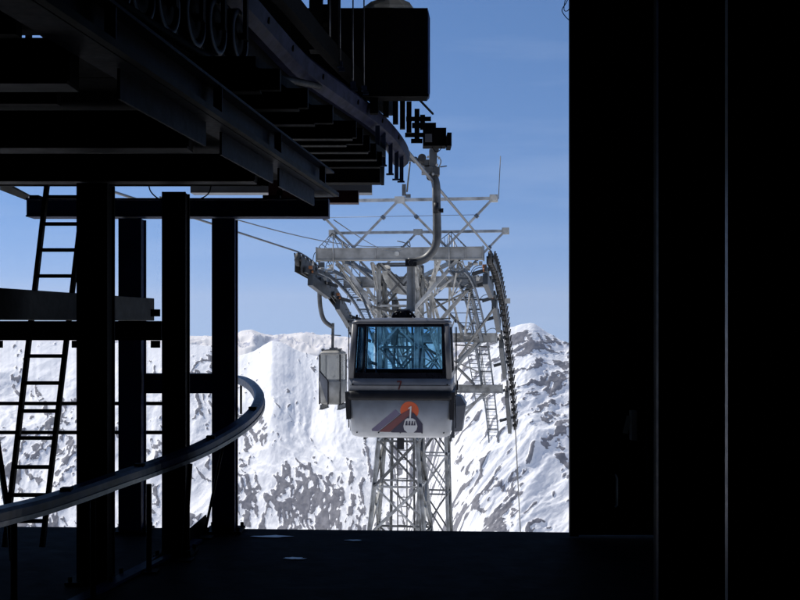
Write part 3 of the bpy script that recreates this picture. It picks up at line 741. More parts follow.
# ------------------------------------------------------------------ line geometry
AZ = math.atan(0.148); EA = Vector((math.sin(AZ), math.cos(AZ), 0)); EP = Vector((math.cos(AZ), -math.sin(AZ), 0))
C0 = Vector((-0.233, 33.43, 0)); HG = 2.935
def TL(s, v, z): return C0 + EA * s + EP * v + Vector((0, 0, z))
BL = 17.0
def rz(s):
    if s < 0: return 3.84 - 0.012 * s
    if s < BL: return 3.84 - 0.04 * s - 0.0205 * s ** 2.0
    zb = 3.84 - 0.04 * BL - 0.0205 * BL ** 2; sl = 0.04 + 0.041 * BL
    return zb - (s - BL) * (sl + 0.25) + 0.0004 * (s - BL) ** 2
def rope_path(v, s0, s1, n): return [TL(s0 + (s1 - s0) * k / n, v, rz(s0 + (s1 - s0) * k / n)) for k in range(n + 1)]
for v, lab in ((HG, 'right steel haul rope running from the station mouth over the right pylon rollers'), (-HG, 'left steel haul rope running from behind the columns over the left pylon rollers')):
    pts = rope_path(v, -18.2 if v > 0 else -21, 0, 12) + rope_path(v, 0, BL, 30)[1:] + rope_path(v, BL, 420, 60)[1:]
    tag(MB().tube(pts, 0.026, 8).build('haul_rope', 'rope'), lab, 'rope', 'haul ropes')
for (a, e, r, lab) in ((at(160, 197, 14), at(409, 246, 34), 0.010, 'thin signal cable sagging from the deck to the middle of the pylon head'),
                       (at(334, 220, 12.0), at(409, 246, 34.5), 0.006, 'second thin signal cable slanting into the pylon head, just above the first')):
    pts = [a.lerp(e, t / 14) - Vector((0, 0, 0.25 * math.sin(math.pi * t / 14))) for t in range(15)]
    tag(MB().tube(pts, r, 6).build('signal_cable', 'rope'), lab, 'cable', 'signal cables')

# ------------------------------------------------------------------ pylon
tw = empty('cable_car_pylon', TL(2, 0, gz(0.3, 36)))
tag(tw, 'large grey lattice steel pylon with crossarms and roller trains, behind the cabin', 'pylon')
c0 = 0.23
# crossarms
arms = [(0.0, 3.73, 2.5, 0.36, 0.5, 'beamgrey'), (4.2, 3.05, 2.5, 0.36, 0.4, 'galv'), (9.0, 1.12, 2.35, 0.34, 0.4, 'galv'), (13.0, -1.04, 2.35, 0.32, 0.4, 'galv')]
for (s, z, hv, h, w, mm) in arms:
    b = MB(); b.bar(TL(s, c0 - hv, z), TL(s, c0 + hv, z), w, h - 0.05)
    b.bar(TL(s, c0 - hv, z + h / 2 - 0.008), TL(s, c0 + hv, z + h / 2 - 0.008), w + 0.05, 0.03)
    b.bar(TL(s, c0 - hv, z - h / 2 + 0.008), TL(s, c0 + hv, z - h / 2 + 0.008), w + 0.05, 0.03)
    ca = b.build('crossarm', mm, tw)
    b = MB()
    for v in (-hv * 0.8, -hv * 0.28, hv * 0.28, hv * 0.8): b.bar(TL(s - w / 2 - 0.012, c0 + v, z - h / 2 + 0.03), TL(s - w / 2 - 0.012, c0 + v, z + h / 2 - 0.03), 0.03, 0.02)
    for sg in (-1, 1): b.boxm(Matrix.Translation(TL(s, c0 + sg * (hv + 0.012), z)) @ Matrix.Rotation(-AZ, 4, 'Z'), 0.02, w + 0.08, h + 0.08)
    b.build('end_plate', mm, ca)
b = MB(); b.disc(TL(-0.27, c0 - 0.05, 3.73), EA, 0.075, 0.02, 18); b.build('round_badge', 'tarp', tw)
# upper trusses
def gallows(s, z, half, cz, cs, wires=True):
    for k, (a, e) in enumerate((((s, c0 - half, z), (s, c0 + half, z)),)):
        MB().bar(TL(*a), TL(*e), 0.09, 0.09).build('top_bar', 'galv', tw)
    for sg in (-1, 1):
        p, q, m0 = TL(s, c0 + sg * half, z), TL(cs, c0 + sg * half * 0.5, cz), TL(s, c0, z)
        for (u, w_) in ((p, q), (m0, q)):
            br = MB().angle(u, w_, 0.075, 0.02).build('diagonal', 'galv', tw)
            t = u.lerp(w_, 0.36); b = MB(); d = (w_ - u).normalized()
            b.bar(t - d * 0.05, t + d * 0.05, 0.15, 0.12); b.build('collar', 'greysteel', br)
        b = MB(); b.boxm(Matrix.Translation(p) @ Matrix.Rotation(-AZ, 4, 'Z'), 0.24, 0.14, 0.22); b.disc(p + Vector((0, -0.1, 0)), EA, 0.09, 0.06, 14); b.build('gusset', 'tarp', tw)
    b = MB(); b.boxm(Matrix.Translation(TL(s, c0, z)) @ Matrix.Rotation(-AZ, 4, 'Z'), 0.3, 0.14, 0.2); b.build('gusset', 'tarp', tw)
gallows(0, 5.36, 2.82, 3.92, 0.0)
gallows(4.2, 4.74, 2.95, 3.24, 4.2)
MB().tube([TL(0, c0 - 2.4, 4.86), TL(0, c0 + 2.4, 4.88)], 0.008, 6).build('wire', 'rope', tw)
# masts on top
b = MB(); b.tube([at(407, 192, 33.3), at(410, 162, 33.3)], 0.025, 8); p = at(410, 158, 33.3); b.boxm(Matrix.Translation(p), 0.14, 0.12, 0.2); b.boxm(Matrix.Translation(p + Vector((-0.06, 0, 0.12))), 0.08, 0.1, 0.1)
b.boxm(Matrix.Translation(at(404, 190, 33.3)), 0.12, 0.1, 0.34); b.boxm(Matrix.Translation(at(408, 196, 33.3)), 0.16, 0.1, 0.1)
b.build('sensor_mast', 'galvd', tw)
MB().tube([at(498.5, 199, 33.0), at(500.5, 156, 33.0)], 0.012, 6).build('antenna', 'rope', tw)
MB().tube(smooth_path([at(409, 240, 33.3), at(410, 247, 33.2), at(405, 243, 33.0), at(397, 241, 33.0)], 4), 0.015, 6).build('lamp_bracket', 'galvd', tw)
# trunks
def trunk(s, v, halves, mleg='galv'):
    """halves: [(z, half width)] from top down"""
    zs = [h[0] for h in halves]
    def P(i, sx, sy): z, h = halves[i]; return TL(s + sy * h, v + sx * h, z)
    for sx in (-1, 1):
        for sy in (-1, 1):
            b = MB()
            for i in range(len(halves) - 1): b.angle(P(i, sx, sy), P(i + 1, sx, sy), 0.115, 0.03, up=EA)
            b.build('leg', mleg, tw)
    for i in range(len(halves) - 1):
        b = MB()
        for (a, e) in (((-1, -1), (1, -1)), ((-1, 1), (1, 1)), ((-1, -1), (-1, 1)), ((1, -1), (1, 1))):
            b.angle(P(i, *a), P(i + 1, *e), 0.065, 0.014); b.angle(P(i, *e), P(i + 1, *a), 0.065, 0.014)
            b.bar(P(i, *a), P(i, *e), 0.06, 0.06)
        b.build('cross_bracing', 'galv' if i % 2 else 'galvd', tw)
    z, h = halves[-1]
    for sx in (-1, 1):
        for sy in (-1, 1):
            c = TL(s + sy * h, v + sx * h, z); MB().box(c.x - 0.35, c.x + 0.35, c.y - 0.35, c.y + 0.35, gz(c.x, c.y) - 1, z + 0.1).build('footing', 'tarp', tw)
zb = gz(0.3, 35) + 0.3
hA = [(3.5, 0.60), (2.2, 0.60), (0.9, 0.58), (-0.5, 0.56), (-2.0, 0.60), (-3.4, 0.72), (-4.9, 0.86), (-6.6, 1.02), (-8.5, 1.2), (-10.5, 1.4), (zb, 1.4 + (-10.5 - zb) * 0.1)]
trunk(1.6, 0.02, hA)
zb2 = gz(1.3, 44) + 0.3
hB = [(0.9, 0.5), (-0.6, 0.5), (-2.0, 0.5), (-3.5, 0.52), (-5.0, 0.55), (-6.8, 0.62), (-8.8, 0.7), (-11, 0.8), (-13.5, 0.9), (zb2, 1.0)]
trunk(10.6, 0.05, hB, 'galv')
# longitudinal girders joining the arms over both trunks
def lz(s): return float(interp(s, [(0, 3.45), (4.2, 2.75), (9, 0.85), (13, -1.3), (16.5, -3.6)]))
for v in (-0.62, 0.66):
    b = MB()
    ss = [0, 2.1, 4.2, 6.6, 9, 11, 13]
    for i in range(len(ss) - 1):
        a, e = ss[i], ss[i + 1]
        b.angle(TL(a, v, lz(a)), TL(e, v, lz(e)), 0.085, 0.02); b.angle(TL(a, v, lz(a) - 1.3), TL(e, v, lz(e) - 1.3), 0.085, 0.02)
        b.angle(TL(a, v, lz(a)), TL(e, v, lz(e) - 1.3), 0.07, 0.015); b.angle(TL(e, v, lz(e)), TL(e, v, lz(e) - 1.3), 0.08, 0.015)
    b.build('long_girder', 'galv', tw)
b = MB()
ss = [0, 2.1, 4.2, 6.6, 9, 11, 13]
for i in range(6):
    a, e = ss[i], ss[i + 1]
    b.angle(TL(a, -0.62, lz(a) - 1.3), TL(e, 0.66, lz(e) - 1.3), 0.07, 0.015); b.angle(TL(a, 0.66, lz(a) - 1.3), TL(e, -0.62, lz(e) - 1.3), 0.07, 0.015)
b.build('floor_bracing', 'galvd', tw)
# knee braces below each arm and wide lattices
for (s, z, hv, h, w, mm), zz in zip(arms, (2.05, 1.3, -0.6, -2.6)):
    for sg in (-1, 1):
        MB().bar(TL(s, c0 + sg * (hv - 0.75), z - h / 2), TL(s + 0.1, 0.02 + sg * 0.6, zz), 0.10, 0.10).build('knee_brace', 'galv', tw)
braces = [((429, 294, 39), (467, 331, 41), 0.07, 'galvd'), ((467, 289, 38), (441, 319, 38), 0.09, 'galv'), ((470, 288, 37.6), (482, 342, 42.0), 0.12, 'greysteel'),
          ((495, 307, 38), (459, 357, 42), 0.07, 'galvd'), ((481, 341, 42.2), (458, 362, 43), 0.14, 'greysteel'), ((458, 368, 43), (474, 384, 46), 0.08, 'galvd'),
          ((490, 392, 46), (462, 411, 46), 0.10, 'galv'), ((440, 258, 33.6), (425, 300, 36), 0.11, 'galv'), ((352, 262, 33.6), (396, 300, 37.8), 0.09, 'greysteel'),
          ((452, 262, 33.6), (415, 280, 37.6), 0.11, 'greysteel'), ((345, 262, 33.6), (385, 278, 37.6), 0.11, 'greysteel'), ((395, 275, 37), (437, 312, 40), 0.07, 'galvd'),
          ((436, 285, 38), (398, 318, 38), 0.07, 'galvd'), ((360, 290, 38), (372, 322, 38), 0.08, 'greysteel'), ((352, 288, 38), (392, 330, 40), 0.08, 'galv'), ((448, 313, 42), (480, 313, 43), 0.03, 'rope'), ((455, 345, 43), (490, 347, 43), 0.05, 'galvd')]
for (a, e, w, mm) in braces: MB().bar(at(*a), at(*e), w, w).build('brace', mm, tw)
MB().bar(TL(6.3, c0 - 2.5, 2.5), TL(6.3, c0 + 2.85, 2.5), 0.07, 0.07).build('brace', 'galvd', tw)
b = MB(); b.boxm(Matrix.Translation(TL(6.3, c0 + 2.9, 2.45)), 0.2, 0.12, 0.18); b.build('gusset', 'tarp', tw)
# dense thin bracing inside the head
for v, mm in ((-1.7, 'galv'), (1.3, 'galv'), (2.0, 'galv')):
    b = MB()
    for (a, e, za, ze) in ((0, 4.2, 3.5, 3.0), (4.2, 9, 2.85, 1.1)):
        m_ = (a + e) / 2; zm = (za + ze) / 2
        b.angle(TL(a, v, za), TL(m_, v * 0.8, zm - 0.75), 0.055, 0.012); b.angle(TL(m_, v * 0.8, zm - 0.75), TL(e, v, ze), 0.055, 0.012)
        b.angle(TL(a, v, za), TL(e, v, ze), 0.06, 0.012); b.bar(TL(m_, v, zm), TL(m_, v * 0.8, zm - 0.75), 0.04, 0.04)
    b.build('side_truss', mm, tw)
b = MB()
for (x0, x1, z0, z1, s0, s1) in ((-2.0, -0.5, 3.5, 2.1, 1.2, 1.0), (-0.5, 0.7, 3.5, 2.2, 0.9, 1.0), (0.7, 2.3, 2.2, 3.5, 1.0, 1.2), (-1.9, 0.6, 2.9, 1.5, 4.4, 4.6), (-0.6, 2.2, 1.5, 2.9, 4.6, 4.4), (-0.6, 1.9, 0.9, -0.2, 9.2, 9.2), (-1.6, 0.7, 1.0, -0.1, 9.3, 9.1)):
    b.angle(TL(s0, x0, z0), TL(s1, x1, z1), 0.055, 0.012)
build_each(b, 'head_bracing', 'galv', tw)
b = MB()
for (v, w_) in ((-0.35, 0.05), (0.42, 0.06), (0.2, 0.035)):
    b.tube([TL(2.9, v, 2.4), TL(2.9, v * 1.3, -2), TL(2.9, v * 1.6, -10)], w_, 8)
b.build('cable_conduit', 'galvd', tw)
# bent pipe
MB().tube(smooth_path([at(386, 268, 34.5), at(388, 278, 34.8), at(396, 288, 35.2), at(408, 291, 35.5), at(430, 292, 36)], 6), 0.14, 14).build('bent_pipe', 'galv', tw)
MB().tube(smooth_path([at(395, 300, 35.5), at(396, 320, 35.5), at(394, 345, 35.6)], 5), 0.1, 12).build('bent_pipe', 'galvd', tw)
# dark motor box below
b = MB(); b.boxm(Matrix.Translation(at(400.5, 441, 34.3)), 0.22, 0.25, 0.5); b.build('junction_box', 'cabdark', tw)
# vertical ladders inside the trunks
b = MB()
for v in (-0.15, 0.15): b.bar(TL(2.1, v, 2.2), TL(2.1, v, -11), 0.04, 0.04)
for k in range(44): z = 2.1 - k * 0.3; b.bar(TL(2.1, -0.15, z), TL(2.1, 0.15, z), 0.025, 0.025)
b.build('ladder', 'galvd', tw)

# roller trains
def roller_mesh():
    b = MB(); b.disc((0, 0, 0), (1, 0, 0), 0.21, 0.11, 18); b.disc((0, 0, 0), (1, 0, 0), 0.06, 0.22, 10); return b
proto = None
NR = 31
for v in (HG, -HG):
    sg = 1 if v > 0 else -1
    for k in range(NR):
        s = 0.15 + k * (BL - 0.3) / (NR - 1)
        c = TL(s, v, rz(s) - 0.235)
        if proto is None:
            proto = roller_mesh().build('roller', 'rubber', tw, local=True); o = proto
        else:
            o = proto.copy(); COL.objects.link(o); o.parent = tw
        o.location = WM[tw].inverted() @ c; o.rotation_euler = (0, 0, -AZ)
    # side plates in articulated groups of four rollers
    step = BL / 8
    for k in range(8):
        a, e = 0.1 + k * step, 0.1 + (k + 1) * step - 0.22
        for off, hh in ((0.09 * sg, 0.17 if sg > 0 else 0.42), (-0.10 * sg, 0.22 if sg > 0 else 0.50)):
            zo = 0.30 if sg > 0 else 0.40; p, q = TL(a, v + off, rz(a) - zo), TL(e, v + off, rz(e) - zo)
            MB().bar(p, q, 0.018, hh).build('side_plate', 'rollerplate', tw)
        m_ = (a + e) / 2
        b = MB(); b.bar(TL(a + 0.3, v - 0.16 * sg, rz(a + 0.3) - 0.52), TL(e - 0.3, v - 0.16 * sg, rz(e - 0.3) - 0.52), 0.07, 0.16)
        b.bar(TL(m_, v - 0.05 * sg, rz(m_) - 0.45), TL(m_, v - 0.62 * sg, rz(m_) - 0.62), 0.10, 0.12)
        b.build('rocker_beam', 'slate', tw)
        b = MB(); b.disc(TL(m_, v - 0.25 * sg, rz(m_) - 0.5), EP, 0.07, 0.06, 12); b.boxm(Matrix.Translation(TL(m_ - .2, v - 0.22 * sg, rz(m_) - 0.38)), 0.12, 0.14, 0.10); b.build('pivot', 'brass' if k in (0, 2) else 'tarp', tw)
        b = MB()
        for j in range(4):
            s = a + 0.15 + j * (e - a - 0.3) / 3
            b.bar(TL(s, v + 0.10 * sg, rz(s) - 0.26), TL(s, v + 0.14 * sg, rz(s) - 0.02), 0.04, 0.12)
        build_each(b, 'rope_catcher', 'rollerplate', tw)
    # bottom beams linking groups, dropping lower
    for k in range(4):
        a, e = 0.6 + k * 2 * step, 0.6 + (k + 2 - 0.55) * step + k * step * 1.0
        e = min(e, BL - 0.3)
        b = MB(); b.bar(TL(a + .3, v - 0.2 * sg, rz(a + .3) - 0.78), TL(e - .1, v - 0.2 * sg, rz(e - .1) - 0.78), 0.16, 0.34); b.build('main_rocker', 'slate', tw)
    # inspection catwalk along the rollers with its railing
    def cz(s): return rz(s) - 0.62
    vi, vo = (1.75 * sg), (2.2 * sg)
    n = 12
    b = MB()
    for k in range(n):
        a, e = -0.3 + k * (BL + 0.6) / n, -0.3 + (k + 1) * (BL + 0.6) / n
        for vv in (vi, vo): b.bar(TL(a, vv, cz(max(a, 0))), TL(e, vv, cz(e)), 0.05, 0.12)
        b.bar(TL((a + e) / 2, vi, cz(max(0, (a + e) / 2))), TL((a + e) / 2, vo, cz(max(0, (a + e) / 2))), 0.05, 0.05)
        for j in range(6):
            s = a + (e - a) * j / 6; b.bar(TL(s, vi, cz(max(s, 0)) + 0.05), TL(s, vo, cz(max(s, 0)) + 0.05), 0.16, 0.012)
    b.build('catwalk', 'greysteel', tw)
    b = MB()
    for hh in (0.55, 1.05):
        pts = [TL(-0.3 + k * (BL + 0.6) / n, vi, cz(max(0, -0.3 + k * (BL + 0.6) / n)) + hh) for k in range(n + 1)]
        b.tube(pts, 0.018, 6)
    for k in range(n + 1):
        s = -0.3 + k * (BL + 0.6) / n; b.tube([TL(s, vi, cz(max(0, s))), TL(s, vi, cz(max(0, s)) + 1.05)], 0.018, 6)
    b.build('catwalk_railing', 'galv', tw)
    # steep service ladder hanging off the outer arms
    b = MB()
    for k in range(20):
        s = 7 + k * 0.36; b.bar(TL(s, vi - 0.35 * sg, cz(s) - 0.25), TL(s, vi - 0.02 * sg, cz(s) - 0.25), 0.03, 0.03)
    for vv in (vi - 0.35 * sg, vi - 0.02 * sg):
        b.tube([TL(7 + k, vv, cz(7 + k) - 0.25) for k in range(8)], 0.022, 6)
    b.build('service_ladder', 'greysteel', tw)
    # little railing basket at the near end
    b = MB()
    z0 = 3.95; q = [TL(-0.25, vi - 0.5 * sg, z0), TL(-0.25, vo, z0)]
    tip = TL(-0.2, vi + 0.05 * sg, z0 + 0.42)
    for pnt in (q[0], q[1], TL(0.5, vi, z0), TL(0.5, vo, z0)): b.tube([pnt, tip], 0.012, 6)
    for k in range(5): t = k / 5; b.tube([q[1].lerp(tip, t), q[1].lerp(tip, t) + EA * 0.7 + Vector((0, 0, -.05))], 0.010, 6)
    for k in range(4): t = (k + 0.5) / 4; b.tube([q[0].lerp(tip, t), TL(0.6, vi - 0.2 * sg, z0 - 0.1)], 0.008, 6)
    b.build('end_basket', 'galvd', tw)
    # catenary of small junction parts near the arm ends
    b = MB(); rs = random.Random(5 + sg)
    for k in range(9):
        p = TL(rs.uniform(-0.35, 3.5), v - sg * rs.uniform(0.3, 0.95), 0); sloc = (p - C0).dot(EA); p.z = rz(max(0, sloc)) - rs.uniform(0.1, 0.6)
        b.boxm(Matrix.Translation(p) @ Matrix.Rotation(rs.uniform(0, 1), 4, 'X'), rs.uniform(.05, .14), rs.uniform(.05, .2), rs.uniform(.04, .14))
    build_each(b, 'fitting', 'galv', tw)
    b = MB()
    for k in range(7):
        s0 = rs.uniform(-0.2, 11); p = TL(s0, sg * 2.0, cz(max(0, s0)) + 0.2)
        b.tube(smooth_path([p, p + EP * sg * 0.2 + Vector((0, 0, 0.4)), p + EP * sg * 0.5 + Vector((0, .2, 0.45)), p + EP * sg * 0.6 + Vector((0, .3, 0.1))], 4), 0.012, 6)
    build_each(b, 'cable', 'cabdark', tw)

# ------------------------------------------------------------------ main cabin
CC = Vector((0.065, 18.7, EYE - (378 - HY) * 18.7 / F))
cab = empty('cable_car_cabin', CC, -AZ * 0.5)
tag(cab, 'large grey cable car cabin with blue tinted window, orange emblem and the number 7', 'cabin')
def rr(hw, y0, y1, r, z, n=5):
    pts = []
    for (cx, cy, a0) in ((hw - r, y1 - r, 0), (-hw + r, y1 - r, 90), (-hw + r, y0 + r, 180), (hw - r, y0 + r, 270)):
        for k in range(n + 1):
            t = R(a0 + 90 * k / n); pts.append((cx + r * math.cos(t), cy + r * math.sin(t), z))
    return pts
FY = [(-0.93, -0.80), (-0.30, -0.93), (-0.16, -0.93), (0.05, -0.92), (0.93, -0.80)]
def fy(z): return float(interp(z, FY))
# lower shell: two storeys with the recessed band between
MB().loft([rr(0.70, -0.68, 0.68, 0.12, -0.935), rr(0.79, -0.775, 0.775, 0.12, -0.90), rr(0.815, fy(-0.8), -fy(-0.8), 0.11, -0.82), rr(0.85, fy(-0.31), -fy(-0.31), 0.10, -0.31)]).build('lower_shell', 'white', cab, local=True)
MB().loft([rr(0.86, fy(-0.2) - 0.03, 0.96, 0.11, -0.309), rr(0.86, -0.985, 0.985, 0.11, -0.28), rr(0.865, -0.96, 0.96, 0.10, -0.19), rr(0.835, -0.94, 0.94, 0.10, -0.165)]).build('bumper', 'cabdark', cab, local=True)
MB().loft([rr(0.835, -0.92, 0.92, 0.10, -0.164), rr(0.83, -0.92, 0.92, 0.10, 0.035)]).build('belt_panel', 'box', cab, local=True)
for sx in (-1, 1):
    b = MB(); b.bar((sx * 0.845, -0.90, -0.18), (sx * 0.83, -0.86, -0.62), 0.07, 0.10, up=(0, 1, 0)); b.build('bumper_end', 'cabdark', cab, local=True)
# roof
rf = MB().loft([rr(0.785, -0.80, 0.80, 0.09, 0.905), rr(0.79, -0.81, 0.81, 0.09, 0.945), rr(0.76, -0.77, 0.77, 0.10, 0.97), rr(0.45, -0.5, 0.5, 0.2, 1.01)]).build('roof', 'cabgrey', cab, local=True)
b = MB(); b.box(-0.16, 0.16, -0.25, 0.25, 1.0, 1.07); b.box(-0.11, 0.11, -0.14, 0.14, 1.071, 1.15); b.disc((0, -0.27, 1.06), (0, 1, 0), 0.06, 0.04, 14)
b.tube(smooth_path([(-0.18, -.2, 1.02), (-0.12, -.24, 1.10), (0.1, -.24, 1.12), (0.2, -.2, 1.02)], 4), 0.02, 6); b.build('roof_mount', 'cabblack', rf, local=True)
b = MB(); b.box(-0.72, -0.5, -0.6, 0.6, 0.99, 1.0); b.box(0.5, 0.72, -0.6, 0.6, 0.99, 1.0); b.box(-0.73, -0.70, -0.72, -0.69, 0.99, 1.06); build_each(b, 'roof_strip', 'cabdark', rf, local=True)
# pillars (outer grey) at four corners and mullions
def ptop(x, y): return Vector((x * 0.895, y * 0.87, 0.905))
for sx in (-1, 1):
    for sy in (-1, 1):
        r0 = rr(0.05, -0.05, 0.05, 0.03, 0, 3)
        a = Vector((sx * 0.785, sy * 0.875, 0.036)); t = Vector((sx * 0.74, sy * 0.755, 0.904))
        MB().loft([[Vector(q) + a for q in r0], [Vector(q) + t for q in r0]]).build('corner_pillar', 'cabgrey', cab, local=True)
def fp(x, z, off=0.0):   # a point on the front plane
    return Vector((x, fy(z) - off, z))
def bp_(x, z, off=0.0): return Vector((x, -fy(z) + off, z))
nF = Vector((0, -1, 0.136)).normalized()
def strip(b, fn, x0, x1, x2, x3, z0, z1, n, t):
    """quad x0..x1 at z0, x2..x3 at z1"""
    b.plate([fn(x0, z0), fn(x1, z0), fn(x3, z1), fn(x2, z1)], n, t)
for fn, n, nm in ((fp, nF, 'windscreen'), (bp_, Vector((0, 1, 0.136)), 'rear_window')):
    b = MB()
    strip(b, fn, -0.735, 0.735, -0.735, 0.735, 0.036, 0.125, -n, 0.05)
    strip(b, fn, -0.695, 0.695, -0.69, 0.69, 0.865, 0.91, -n, 0.05)
    if nm == 'windscreen': strip(b, fn, -0.60, -0.565, -0.575, -0.54, 0.126, 0.864, -n, 0.05)
    strip(b, fn, 0.68, 0.735, 0.662, 0.695, 0.126, 0.864, -n, 0.05)
    strip(b, fn, -0.735, -0.715, -0.695, -0.678, 0.126, 0.864, -n, 0.05)
    fo = b.build('window_frame', 'cabblack', cab, local=True)
    b = MB(); strip(b, lambda x, z: fn(x, z, -0.02), -0.564, 0.68, -0.539, 0.661, 0.126, 0.864, -n, 0.008); b.build(nm, 'glass', cab, local=True)
    b = MB(); strip(b, lambda x, z: fn(x, z, -0.02), -0.714, -0.601, -0.677, -0.576, 0.126, 0.864, -n, 0.008); b.build('side_pane', 'glass', cab, local=True)
def sp_(sx):
    return lambda y, z: Vector((sx * float(interp(z, [(0.03, 0.835), (0.93, 0.785)])), y, z))
for sx in (-1, 1):
    fn = sp_(sx); n = Vector((-sx, 0, 0))
    b = MB()
    strip(b, fn, -0.83, 0.83, -0.82, 0.82, 0.036, 0.12, n, 0.04); strip(b, fn, -0.72, 0.72, -0.71, 0.71, 0.86, 0.91, n, 0.04)
    for y in (-0.42, 0.38): strip(b, fn, y, y + 0.03, y, y + 0.03, 0.121, 0.859, n, 0.02)
    b.build('window_frame', 'cabblack', cab, local=True)
    for (y0, y1) in ((-0.80, -0.42), (-0.36, 0.38), (0.44, 0.80)):
        b = MB(); strip(b, lambda y, z: fn(y, z) + n * 0.015, y0, y1, max(-0.71, y0), min(0.71, y1), 0.121, 0.859, n, 0.006); b.build('side_window', 'glass', cab, local=True)
    b = MB()
    for y in (-0.45, 0.45): b.box(sx * 0.87, sx * 0.885, y - 0.01, y + 0.01, -0.8, 0.86)
    b.box(sx * 0.868, sx * 0.89, -0.5, 0.5, 0.93, 0.975); build_each(b, 'door_rail', 'cabdark', cab, local=True)
    b = MB(); b.plate([(sx * 0.845, -0.44, -0.85), (sx * 0.845, 0.44, -0.85), (sx * 0.868, 0.44, -0.31), (sx * 0.868, -0.44, -0.31)], (sx, 0, 0), 0.012)
    dr = b.build('door_panel', 'cabgrey', cab, local=True)
b = MB(); b.bar((0.70, 0.0, 1.0), (0.80, -0.86, 1.0), .02); b.box(0.885, 0.91, 0.05, 0.2, -0.2, -0.05); build_each(b, 'door_mechanism', 'cabdark', cab, local=True)
b = MB()
for x in (-0.70, -0.35, 0.0, 0.35, 0.70): b.disc((x, fy(-0.84) - 0.004, -0.84), (0, 1, 0), 0.012, 0.012, 8)
for x in (-0.76, 0.76): b.disc((x, -0.924, -0.06), (0, 1, 0), 0.014, 0.016, 8)
build_each(b, 'rivet', 'cabdark', cab, local=True)
b = MB(); b.bar((-0.80, -0.925, -0.075), (0.80, -0.925, -0.075), 0.006, 0.006); b.build('panel_seam', 'cabdark', cab, local=True)
# interior
b = MB(); b.box(-0.78, 0.78, -0.85, 0.85, -0.29, -0.25); b.build('floor_plate', 'cabdark', cab, local=True)
b = MB(); b.box(-0.76, -0.45, -0.7, 0.7, -0.05, 0.03); b.box(0.45, 0.76, -0.7, 0.7, -0.05, 0.03); build_each(b, 'bench', 'seat', cab, local=True)
b = MB(); b.tube([(-0.5, 0.3, -0.25), (-0.5, 0.3, 0.9)], 0.014, 8); b.build('grab_pole', 'strip', cab, local=True)
# number 7
def flat(poly, m_, nm, off, par=cab, t=0.002):
    b = MB(); b.plate([(x, -0.92 - off if z > -0.165 else fy(z) - off, z) for x, z in poly], (0, -1, 0), t); return b.build(nm, m_, par, local=True)
def seg(poly, off): return poly
flat([(-0.045, 0.0), (0.03, 0.0), (0.03, -0.024), (-0.006, -0.14), (-0.03, -0.14), (0.006, -0.024), (-0.045, -0.024)], 'number', 'number_seven', 0.004)
# emblem: hill in three bands, orange disc, white cabin
def em(poly, m_, nm, off): return flat(poly, m_, nm, off)
def z_(py): return (378 - py) / 62.4
def x_(px): return (px - 403) / 62.4 + 0.055
def Q(*pts): return [(x_(340 + a / 4.615), z_(310 + b_ / 4.615)) for a, b_ in pts]
em(Q((142, 540), (255, 446), (275, 468), (172, 550), (144, 549)), 'purple', 'emblem_band', 0.004)
em(Q((174, 551), (277, 469), (290, 462), (300, 470), (205, 552)), 'navylogo', 'emblem_band', 0.004)
cx, cz_ = x_(340 + 319 / 4.615), z_(310 + 452 / 4.615)
em([(cx + 0.148 * math.cos(t), cz_ + 0.148 * math.sin(t)) for t in [k * math.pi / 20 for k in range(40)]], 'orange', 'emblem_sun', 0.004)
em(Q((176, 552), (291, 461), (322, 445), (335, 462), (226, 553)), 'redstripe', 'emblem_band', 0.008)
em(Q((228, 553), (322, 470), (338, 462), (379, 515), (379, 555), (240, 555)), 'navylogo', 'emblem_hill', 0.012)
em(Q((318, 490), (322, 440), (315, 444), (313, 440), (327, 430), (329, 433), (325, 490)), 'logowhite', 'emblem_cabin', 0.016)
cab_poly = [(290, 525), (298, 495), (308, 488), (334, 488), (346, 496), (355, 525), (350, 543), (336, 555), (308, 555), (294, 543)]
em(Q(*cab_poly), 'logowhite', 'emblem_cabin', 0.017)
for (a, e) in ((300, 309), (314, 322), (327, 335), (339, 345)):
    em(Q((a - 2, 521), (a + 3, 500), (e, 500), (e + 1, 521)), 'navylogo', 'emblem_window', 0.020)
# ski box
g2 = MB(); g2.loft([[(0.82, 0.15, -0.92), (0.97, 0.15, -0.90), (0.99, 0.70, -0.90), (0.82, 0.70, -0.92)], [(0.87, 0.10, -0.48), (1.04, 0.10, -0.46), (1.05, 0.72, -0.46), (0.87, 0.72, -0.48)], [(0.875, 0.15, -0.30), (0.96, 0.15, -0.32), (0.97, 0.70, -0.32), (0.875, 0.70, -0.30)]], smooth=False)
g2.build('ski_box', 'box', cab, local=True)
b = MB(); b.bar((0.84, -0.5, -0.95), (0.84, -0.5, -0.40), 0.05); b.bar((0.80, -0.6, -0.98), (0.80, 0.6, -0.98), 0.04); b.bar((-0.6, -0.6, -0.96), (-0.6, 0.6, -0.96), 0.04); b.box(-.5, .6, -.3, .3, -0.97, -0.94); b.build('skid', 'cabgrey', cab, local=True)
# hanger and grip (in world coordinates)
hw = [CC + Vector((0.0, 0, 1.10)), Vector((0.19, 18.7, 2.62))]
